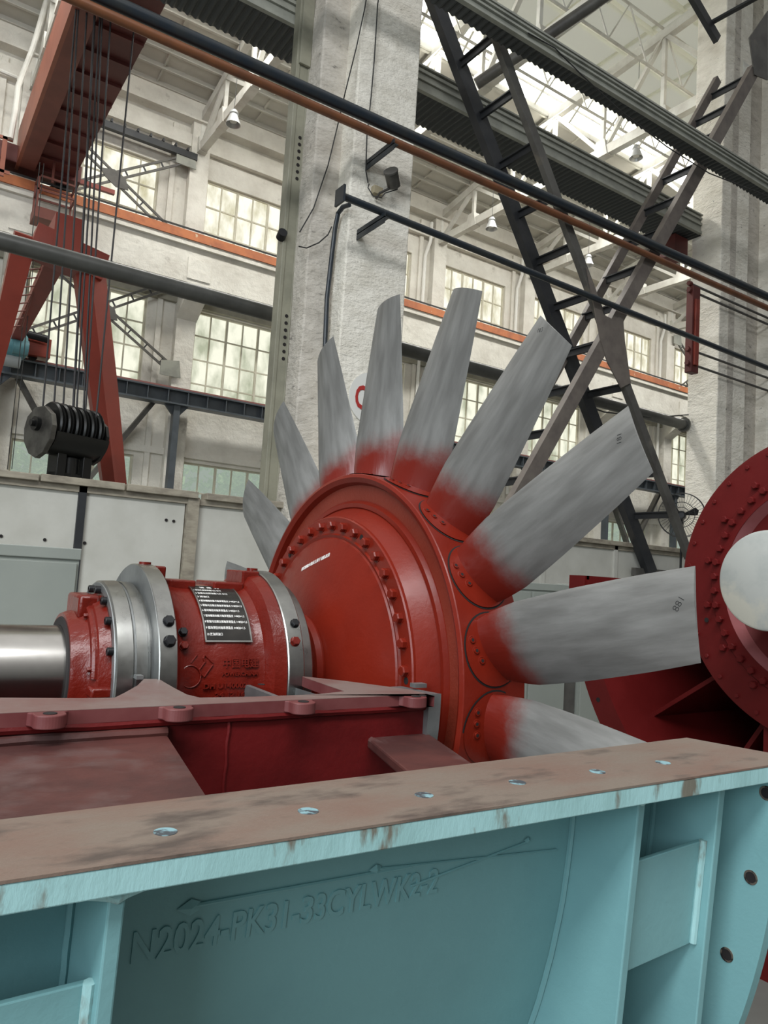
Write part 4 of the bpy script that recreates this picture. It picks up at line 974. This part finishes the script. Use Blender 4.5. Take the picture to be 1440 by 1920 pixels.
# ================================================================== RED FRAME
ZT = 1.922
fr = thing('machine_base', 'dark red welded machine base with machined top flange in front of the shaft', 'frame', (.5, 1.98, 0))
def fz(x, y, z=ZT): p = at(x, y, Z=z); return (p.x, p.y)
YFN = 1.972
far = [fz(857, 1303), fz(770, 1293), fz(650, 1277), fz(567, 1268), (fz(567, 1268)[0]-.005, fz(567, 1268)[1]-.03), fz(646, 1296), fz(600, 1301)]
far += [fz(560, 1303), fz(480, 1306), fz(375, 1308), fz(350, 1302), fz(325, 1289), fz(308, 1279), fz(298, 1273), fz(270, 1273), fz(258, 1285), fz(235, 1298), fz(215, 1308), fz(150, 1309), fz(0, 1308)]
xl = -2.0; far += [(xl, far[-1][1]+.02)]
near = [(xl, YFN)]
def lug(xc, w=.075, d_=.06):
    o = [(xc-w/2-.01, YFN), (xc-w/2, YFN-.012)]
    for k in range(17): a = PI+PI*k/16; o.append((xc+w/2*math.cos(a)*.98, YFN-d_*.5+w/2*math.sin(a)*.75))
    return o+[(xc+w/2, YFN-.012), (xc+w/2+.01, YFN)]
lugx = [fz(85, 1328)[0], fz(335, 1325)[0], fz(577, 1318)[0], fz(790, 1308)[0]]
for xq in lugx: near += [(xq-.05, YFN), (xq+.05, YFN)]
XE = fz(850, 1308)[0]-.045
near += [(XE, YFN)]
far[0] = (XE, far[0][1])
poly = near+far
b = MB(); b.prism(poly, ZT-.035, ZT-.0012); b.build('top_flange', FRAMES, fr, smooth=0, bevel=.003)
b = MB(); b.prism([(p[0], p[1]) for p in poly], ZT-.0012, ZT); b.build('machined_face', FRAMET, fr, smooth=0)
for xq in lugx:
    b = MB(); b.prism(lug(xq), ZT-.034, ZT-.001); lo = b.build('lug', FRAMES, fr, smooth=0, bevel=.003)
    MB().tube([(xq, YFN-.028, ZT-.0005), (xq, YFN-.028, ZT+.0008)], .016, 20).build('lug_hole', DARK, lo)
b = MB()
for q in (((490), 1283), (793, 1304)): c = fz(*q); b.tube([(c[0], c[1], ZT-.001), (c[0], c[1], ZT+.0008)], .012, 16)
b.build('bolt_hole', DARK, fr)
MB().box(xl, YFN+.012, .35, XE, YFN+.05, ZT-.03).build('side_plate', FRAMER, fr, smooth=0)
b = MB(); n = 60
pts = []
for k in range(n+1):
    x = xl+(XE-xl)*k/n; pts.append((x, YFN+.010+.003*noise.noise(Vector((x*14, 0, 0))), ZT-.043+.004*noise.noise(Vector((x*11, 3, 0)))))
b.tube(pts, .013, 8); b.build('weld_bead', FRAMER, fr)
for q in ((213, 1345), (433, 1345)):
    c = at(q[0], q[1], Y=YFN); MB().tube([(c.x+.002*math.sin(k*2), YFN+.012, ZT-.05-.03*k) for k in range(9)], .006, 6).build('weld_bead', FRAMER, fr)
# machined end ring piece
b = MB(); b.lathe([(XE, .62), (XE, .845), (XE+.05, .845), (XE+.05, .62)], CY, CZ, 20, closed=True, a0=math.radians(-50), a1=math.radians(2.6)); 
b.build('end_ring', STEELD, fr)
c = fz(787, 1290); MB().box(c[0]-.02, c[1]-.0, ZT, c[0]+.03, c[1]+.03, ZT+.014).build('key_block', STEELD, fr, smooth=0)
# cross walls making the silver lined recess
c = fz(600, 1285); MB().box(c[0]-.15, c[1]-.0, ZT-.30, c[0]-.13, c[1]+.3, ZT-.036).build('recess_wall', STEELD, fr, smooth=0)
p0 = fz(560, 1268); p1 = fz(646, 1294); b = MB(); b.plate([(p0[0]-.01, p0[1]-.01, ZT-.04), (p1[0], p1[1], ZT-.04), (p1[0], p1[1], ZT-.2), (p0[0]-.01, p0[1]-.01, ZT-.2)], (0.0, .012, 0)); b.build('recess_wall', STEELD, fr, smooth=0)
p0 = fz(262, 1273); p1 = fz(300, 1273); b = MB(); b.box(p0[0]-.01, p0[1]+.0, ZT-.002, p0[0]+.012, p0[1]+.035, ZT+.010); b.build('key_block', STEELD, fr, smooth=0)
# horizontal stiffener plate, lower left, and strut
zl = 1.845; q0 = at(350, 1403, Z=zl); q1 = at(415, 1497, Z=zl); dq = (q1-q0)
lpz = MB(); lpz.prism([(xl, YFN+.01), (q0.x, YFN+.01), (q0.x+dq.x*1.3, YFN+dq.y*1.3), (xl, YFN+dq.y*1.3)], zl-.025, zl); lpz.build('shelf_plate', PLATED, fr, smooth=0)
b = MB(); b.tube([(xl+(q0.x-xl)*k/40, YFN+.006, zl+.008+.003*noise.noise(Vector((k*.7, 0, 0)))) for k in range(41)], .014, 8); b.build('weld_bead', PLATED, fr)
zs = 1.792; s0_ = at(690, 1383, Z=zs); s1_ = at(812, 1377, Z=zs); s2_ = at(902, 1441, Z=zs); s3_ = at(775, 1455, Z=zs)
e0 = s3_+(s3_-s0_)*.3; e1 = s2_+(s2_-s1_)*.3
b = MB(); b.prism([(s0_.x, YFN+.02), (s1_.x, YFN+.02), (e1.x, e1.y), (e0.x, e0.y)], zs-.03, zs); b.build('strut', PLATED, fr, smooth=0, bevel=.006)
b = MB(); b.tube([(s0_.x, YFN, zs-.005), (s0_.x+.01, YFN-.05, zs-.012), (e0.x, e0.y, zs-.012)], .012, 8); b.build('weld_bead', PLATED, fr)
MB().box(.2, YFN+.04, 0, .5, YFN+.5, .36).build('foot', FRAMER, fr, smooth=0); MB().box(1.2, YFN+.04, 0, 1.5, YFN+.5, .36).build('foot', FRAMER, fr, smooth=0)

# ================================================================== TEAL CASING
tcg = thing('fan_casing', 'teal painted lower fan casing with rusty split flange across the foreground', 'casing', (.6, 1.05, 0))
TZ = 1.925; XC0, XC1 = -1.1, 1.79; YN_, YF_ = .988, 1.182; RB = 1.648
b = MB(); b.prism([(XC0, YN_), (1.84, YN_-.05), (1.86, .86), (1.90, .86), (1.80, 1.205), (XC0, YF_-.01)], TZ-.004, TZ); b.build('flange_face', RUSTF, tcg, smooth=0)
b = MB(); b.prism([(XC0, YN_+.001), (1.84, YN_-.049), (1.86, .861), (1.90, .861), (1.80, 1.204), (XC0, YF_-.011)], TZ-.040, TZ-.0045); b.build('split_flange', TEALE, tcg, smooth=0, bevel=.002)
TEALH = mat('pale_teal_hole_wall', (.22, .38, .42), .5, c2=(.05, .06, .07), nscale=45, lo=.46, hi=.56)
for q in ((310, 1560), (578, 1521), (795, 1491), (970, 1467), (1120, 1447), (1243, 1430)):
    c = at(q[0], q[1], Z=TZ)
    MB().tube([(c.x, c.y, TZ), (c.x, c.y, TZ+.0008)], .0165, 24).build('flange_hole', TEALH, tcg)
A0, A1 = math.radians(-80), math.radians(1.2)
MB().lathe([(XC0, RB), (1.66, RB), (1.70, 1.69), (XC1, 1.69), (XC1, 1.678), (1.70, 1.678), (1.66, RB-.012), (XC0, RB-.012)], CY, CZ, 64, closed=True, a0=A0, a1=A1).build('barrel', TEAL, tcg)
ribx = [-.55, .279, 1.321, 1.605]
def edge_y(z): return .986+.085*(1.89-z)
RO = 1.815
for x in ribx:
    pl = [(x, edge_y(z), z) for z in (TZ-.04, 1.5, 1.0, .5, .3)]+[(x, CY-RB*math.cos(math.radians(d)), CZ+RB*math.sin(math.radians(d))) for d in (-72, -65, -58, -51, -44, -37, -30, -24, -18, -12, -6, 0)]
    MB().plate(pl, (.022, 0, 0)).build('rib', TEAL, tcg, smooth=0, bevel=.003)
    b = MB(); 
    for sx in (-.004, .026):
        b.tube([(x+sx+.0015*noise.noise(Vector((k*.9, x, 0))), CY-(RB+.004)*math.cos(math.radians(-k)), CZ-(RB+.004)*math.sin(math.radians(k))) for k in range(0, 70)], .0065, 6)
    b.build('weld_seam', TEAL, tcg)
    MB().tube([(x-.025, .992, TZ-.041), (x+.0, .992, TZ-.047), (x+.011, .991, TZ-.052), (x+.022, .992, TZ-.047), (x+.047, .992, TZ-.041)], .009, 8).build('weld_seam', TEALE, tcg)
# closing plates between ribs (curved band set back from the rib edges)
def band(x0, x1, zt, zb_, Rr):
    o = .028
    MB().plate([(x0, edge_y(zt)+o, zt), (x1, edge_y(zt)+o, zt+.012), (x1, edge_y(zb_)+o, zb_+.012), (x0, edge_y(zb_)+o, zb_)], (0, .012, 0)).build('band_plate', TEAL, tcg, smooth=0, bevel=.002)
    b = MB(); b.tube([(x1-.004+.002*noise.noise(Vector((k*.8, 2, 0))), edge_y(zt+(zb_-zt)*k/12)+o-.004, zt+.015+(zb_-zt)*k/12) for k in range(13)], .009, 8); b.build('weld_seam', TEALE, tcg)
band(1.343, 1.605, 1.735, 1.505, 1.785); band(-.53, .279, 1.745, 1.30, 1.785)
# end flange with bolt holes
XF = 1.765
MB().lathe([(XF, 1.68), (XF, 1.868), (XF+.03, 1.868), (XF+.03, 1.68)], CY, CZ, 80, closed=True, a0=A0, a1=math.radians(.8)).build('end_flange', TEAL, tcg)
BORE = mat('bare_bore_metal', (.35, .27, .22), .4, .8, c2=(.05, .04, .04), nscale=25, lo=.48, hi=.55)
for q in ((1437, 1487), (1408, 1645), (1363, 1790)):
    c = at(q[0], q[1], X=XF); b = MB(); b.lathe([(XF+.002, .012), (XF-.002, .0125), (XF-.002, .0165), (XF+.002, .0165)], c.y, c.z, 24, closed=True); b.build('flange_hole', BORE, tcg)
    MB().tube([(XF-.0005, c.y, c.z), (XF-.001, c.y, c.z)], .0125, 20).build('flange_hole', DARK, tcg)
# raised weld lettering and arrow on the barrel
def barrel_pt(px_, py_, off=.0):
    best = None
    for i in range(-600, 40):
        a = math.radians(i/15); p = at(px_, py_, Y=CY-RB*math.cos(a)); e = abs(p.z-(CZ+RB*math.sin(a)))
        if best is None or e < best[0]: best = (e, a, p.x)
    a = best[1]; return best[2], a
def bp(x, a, off): return Vector((x, CY-(RB+off)*math.cos(a), CZ+(RB+off)*math.sin(a)))
xa, aa = barrel_pt(240, 1808); xb, ab = barrel_pt(818, 1672)
v, f = text_geo('N2024-PK31-33CYLWK2-2', .062, .0022, bold=.0008); mx = max(p[0] for p in v)
b = MB(); rn = noise.noise
for p in v:
    t_ = p[0]/mx; xx = xa+(xb-xa)*t_; an = aa+(ab-aa)*t_+(p[1]*1.08+.002*rn(Vector((p[0]*30, p[1]*30, 0))))/RB
    b.v.append(bp(xx+.002*rn(Vector((p[0]*25, p[1]*25, 7))), an, p[2]+.0004))
b.f = f; b.build('weld_lettering', TEAL, tcg, smooth=0)
def bline(pts, r_, nm='raised_line'):
    P_ = []
    for i in range(len(pts)-1):
        x0, a0 = barrel_pt(*pts[i]); x1, a1 = barrel_pt(*pts[i+1])
        for k in range(8): P_.append(bp(x0+(x1-x0)*k/8, a0+(a1-a0)*k/8, .0015))
    x1, a1 = barrel_pt(*pts[-1]); P_.append(bp(x1, a1, .0015)); MB().tube(P_, r_, 6).build(nm, TEAL, tcg)
bline([(345, 1700), (770, 1623)], .0034); bline([(700, 1629), (1042, 1593)], .0028); bline([(770, 1661), (988, 1577)], .0026)
for q in ((356, 1700, 1.0), (704, 1628, .7), (988, 1575, .5)):
    x_, a_ = barrel_pt(q[0], q[1]); s = q[2]
    b = MB(); b.add([bp(x_-.022*s, a_, .002), bp(x_, a_+.008*s, .003), bp(x_+.016*s, a_+.004*s, .002), bp(x_+.016*s, a_-.004*s, .002), bp(x_, a_-.008*s, .003), bp(x_, a_, .008)],
                    [(0, 1, 5), (1, 2, 5), (2, 3, 5), (3, 4, 5), (4, 0, 5)]); b.build('arrow_head', TEAL, tcg, smooth=0)
MB().box(-1.0, 1.3, 0, -.8, 2.0, .3).build('foot', TEAL, tcg, smooth=0); MB().box(1.2, 1.3, 0, 1.5, 2.6, .25).build('foot', TEAL, tcg, smooth=0)

# ================================================================== RED DIFFUSER CASING (right)
DY, DZ = 2.2, 2.395
dc_ = thing('inlet_casing', 'red half-round inlet casing with radial vanes, right of the rotor', 'casing', (4.9, DY, 0))
H0, H1 = -PI, 0.0
MB().lathe([(4.6, 1.765), (4.6, 1.95), (4.64, 1.95), (4.64, 1.80), (6.6, 1.80), (6.6, 1.765)], DY, DZ, 96, closed=True, a0=H0, a1=H1).build('shell', REDC, dc_)
b = MB(); b.box(4.6, DY+1.765, DZ-.03, 6.6, DY+1.95, DZ); b.box(4.6, DY-1.95, DZ-.03, 6.6, DY-1.765, DZ)
b.build('split_flange', REDC, dc_, smooth=0)
MB().box(4.58, DY+1.79, DZ-.20, 4.60, DY+1.95, DZ).build('corner_plate', REDC, dc_, smooth=0)
b = MB()
for ad in (-172, -157.3, -150.3, -143, -136, -129, -122):
    a = math.radians(ad); c = (4.6, DY-1.88*math.cos(a), DZ+1.88*math.sin(a)); b.tube([(4.5985, c[1], c[2]), (4.6, c[1], c[2])], .018, 14)
b.build('flange_hole', DARK, dc_)
for ad in (-167, -144.5, -122, -100, -78, -56, -33, -11):
    a = math.radians(ad); b = MB(); rr = Vector((0, -math.cos(a), math.sin(a))); tt = Vector((0, math.sin(a), math.cos(a)))*.015
    A_ = Vector((5.0, DY, DZ)); b.plate([A_+rr*.75-tt, A_+rr*1.77-tt, A_+rr*1.77-tt+Vector((1.5, 0, 0)), A_+rr*.75-tt+Vector((1.5, 0, 0))], tt*2); b.build('vane', REDC, dc_, smooth=0)
MB().lathe([(5.0, .75), (6.6, .75), (6.6, .73), (5.0, .73)], DY, DZ, 64, closed=True, a0=H0, a1=H1).build('inner_core', REDC, dc_)
MB().lathe([(6.58, .001), (6.58, 1.77), (6.6, 1.77), (6.6, .001)], DY, DZ, 64, closed=True, a0=H0, a1=H1).build('rear_wall', mat('shaded_interior_primer', (.03, .008, .008), .8), dc_)  # near-black red paints in the shade inside the casing
for y in (-1.0, 1.0): MB().box(4.9, DY+y-.25, 0, 6.2, DY+y+.25, 1.1).build('foot', REDC, dc_, smooth=0)

hr = thing('hub_ring', 'crimson bolted ring disc with silver end boss at the right edge', 'ring', (4.6, DY, 0))
MB().lathe([(4.60, .72), (4.60, .925), (4.606, .943), (4.72, .943), (4.98, .90), (4.98, .72)], DY, DZ, 128, closed=True).build('outer_ring', REDC, hr, smooth=28)
MB().lathe([(4.585, .63), (4.585, .716), (4.592, .722), (4.62, .722), (4.62, .63)], DY, DZ, 128, closed=True).build('inner_ring', REDC, hr)
MB().lathe([(4.59, .63), (4.68, .60), (4.68, .635), (4.62, .64)], DY, DZ, 128, closed=True).build('bright_lip', BRUSHED, hr)
MB().lathe([(4.68, .605), (4.75, .50), (4.75, .001)], DY, DZ, 96).build('recessed_face', REDC, hr)
hm = hex_bolt_mesh(.024, .034, REDC); sm_ = hex_bolt_mesh(.015, .012, REDC)
for k in range(46): a = math.radians(-2.8+7.83*k); put(hm, 'ring_bolt', hr, (4.585, DY-.690*math.cos(a), DZ+.690*math.sin(a)), (k*.4, 0, 0))
for k in range(16): a = math.radians(-16+7+22.4*k-.7); put(hm, 'ring_bolt', hr, (4.60, DY-.757*math.cos(a), DZ+.757*math.sin(a)), (k*.3, 0, 0))
for k in range(36): a = math.radians(3.5+10*k); put(sm_, 'ring_stud', hr, (4.60, DY-.894*math.cos(a), DZ+.894*math.sin(a)), (k*.2, 0, 0))
b = MB()
for ad, R_ in ((137.5, .69), (177, .69), (-152, .69), (-161, .79)): a = math.radians(ad); b.tube([(4.5835, DY-R_*math.cos(a), DZ+R_*math.sin(a)), (4.5846, DY-R_*math.cos(a), DZ+R_*math.sin(a))], .016, 14)
b.build('open_hole', DARK, hr)
sc_ = at(1441, 1088, Y=2.2)
MB().lathe([(3.95, .001), (3.95, .255), (3.957, .268), (3.965, .272), (4.76, .272)], DY, sc_.z-.002, 96).build('end_boss', SILV, hr)
MB().box(4.68, DY-.4, 0, 4.95, DY+.4, 1.6).build('support', REDC, hr, smooth=0)
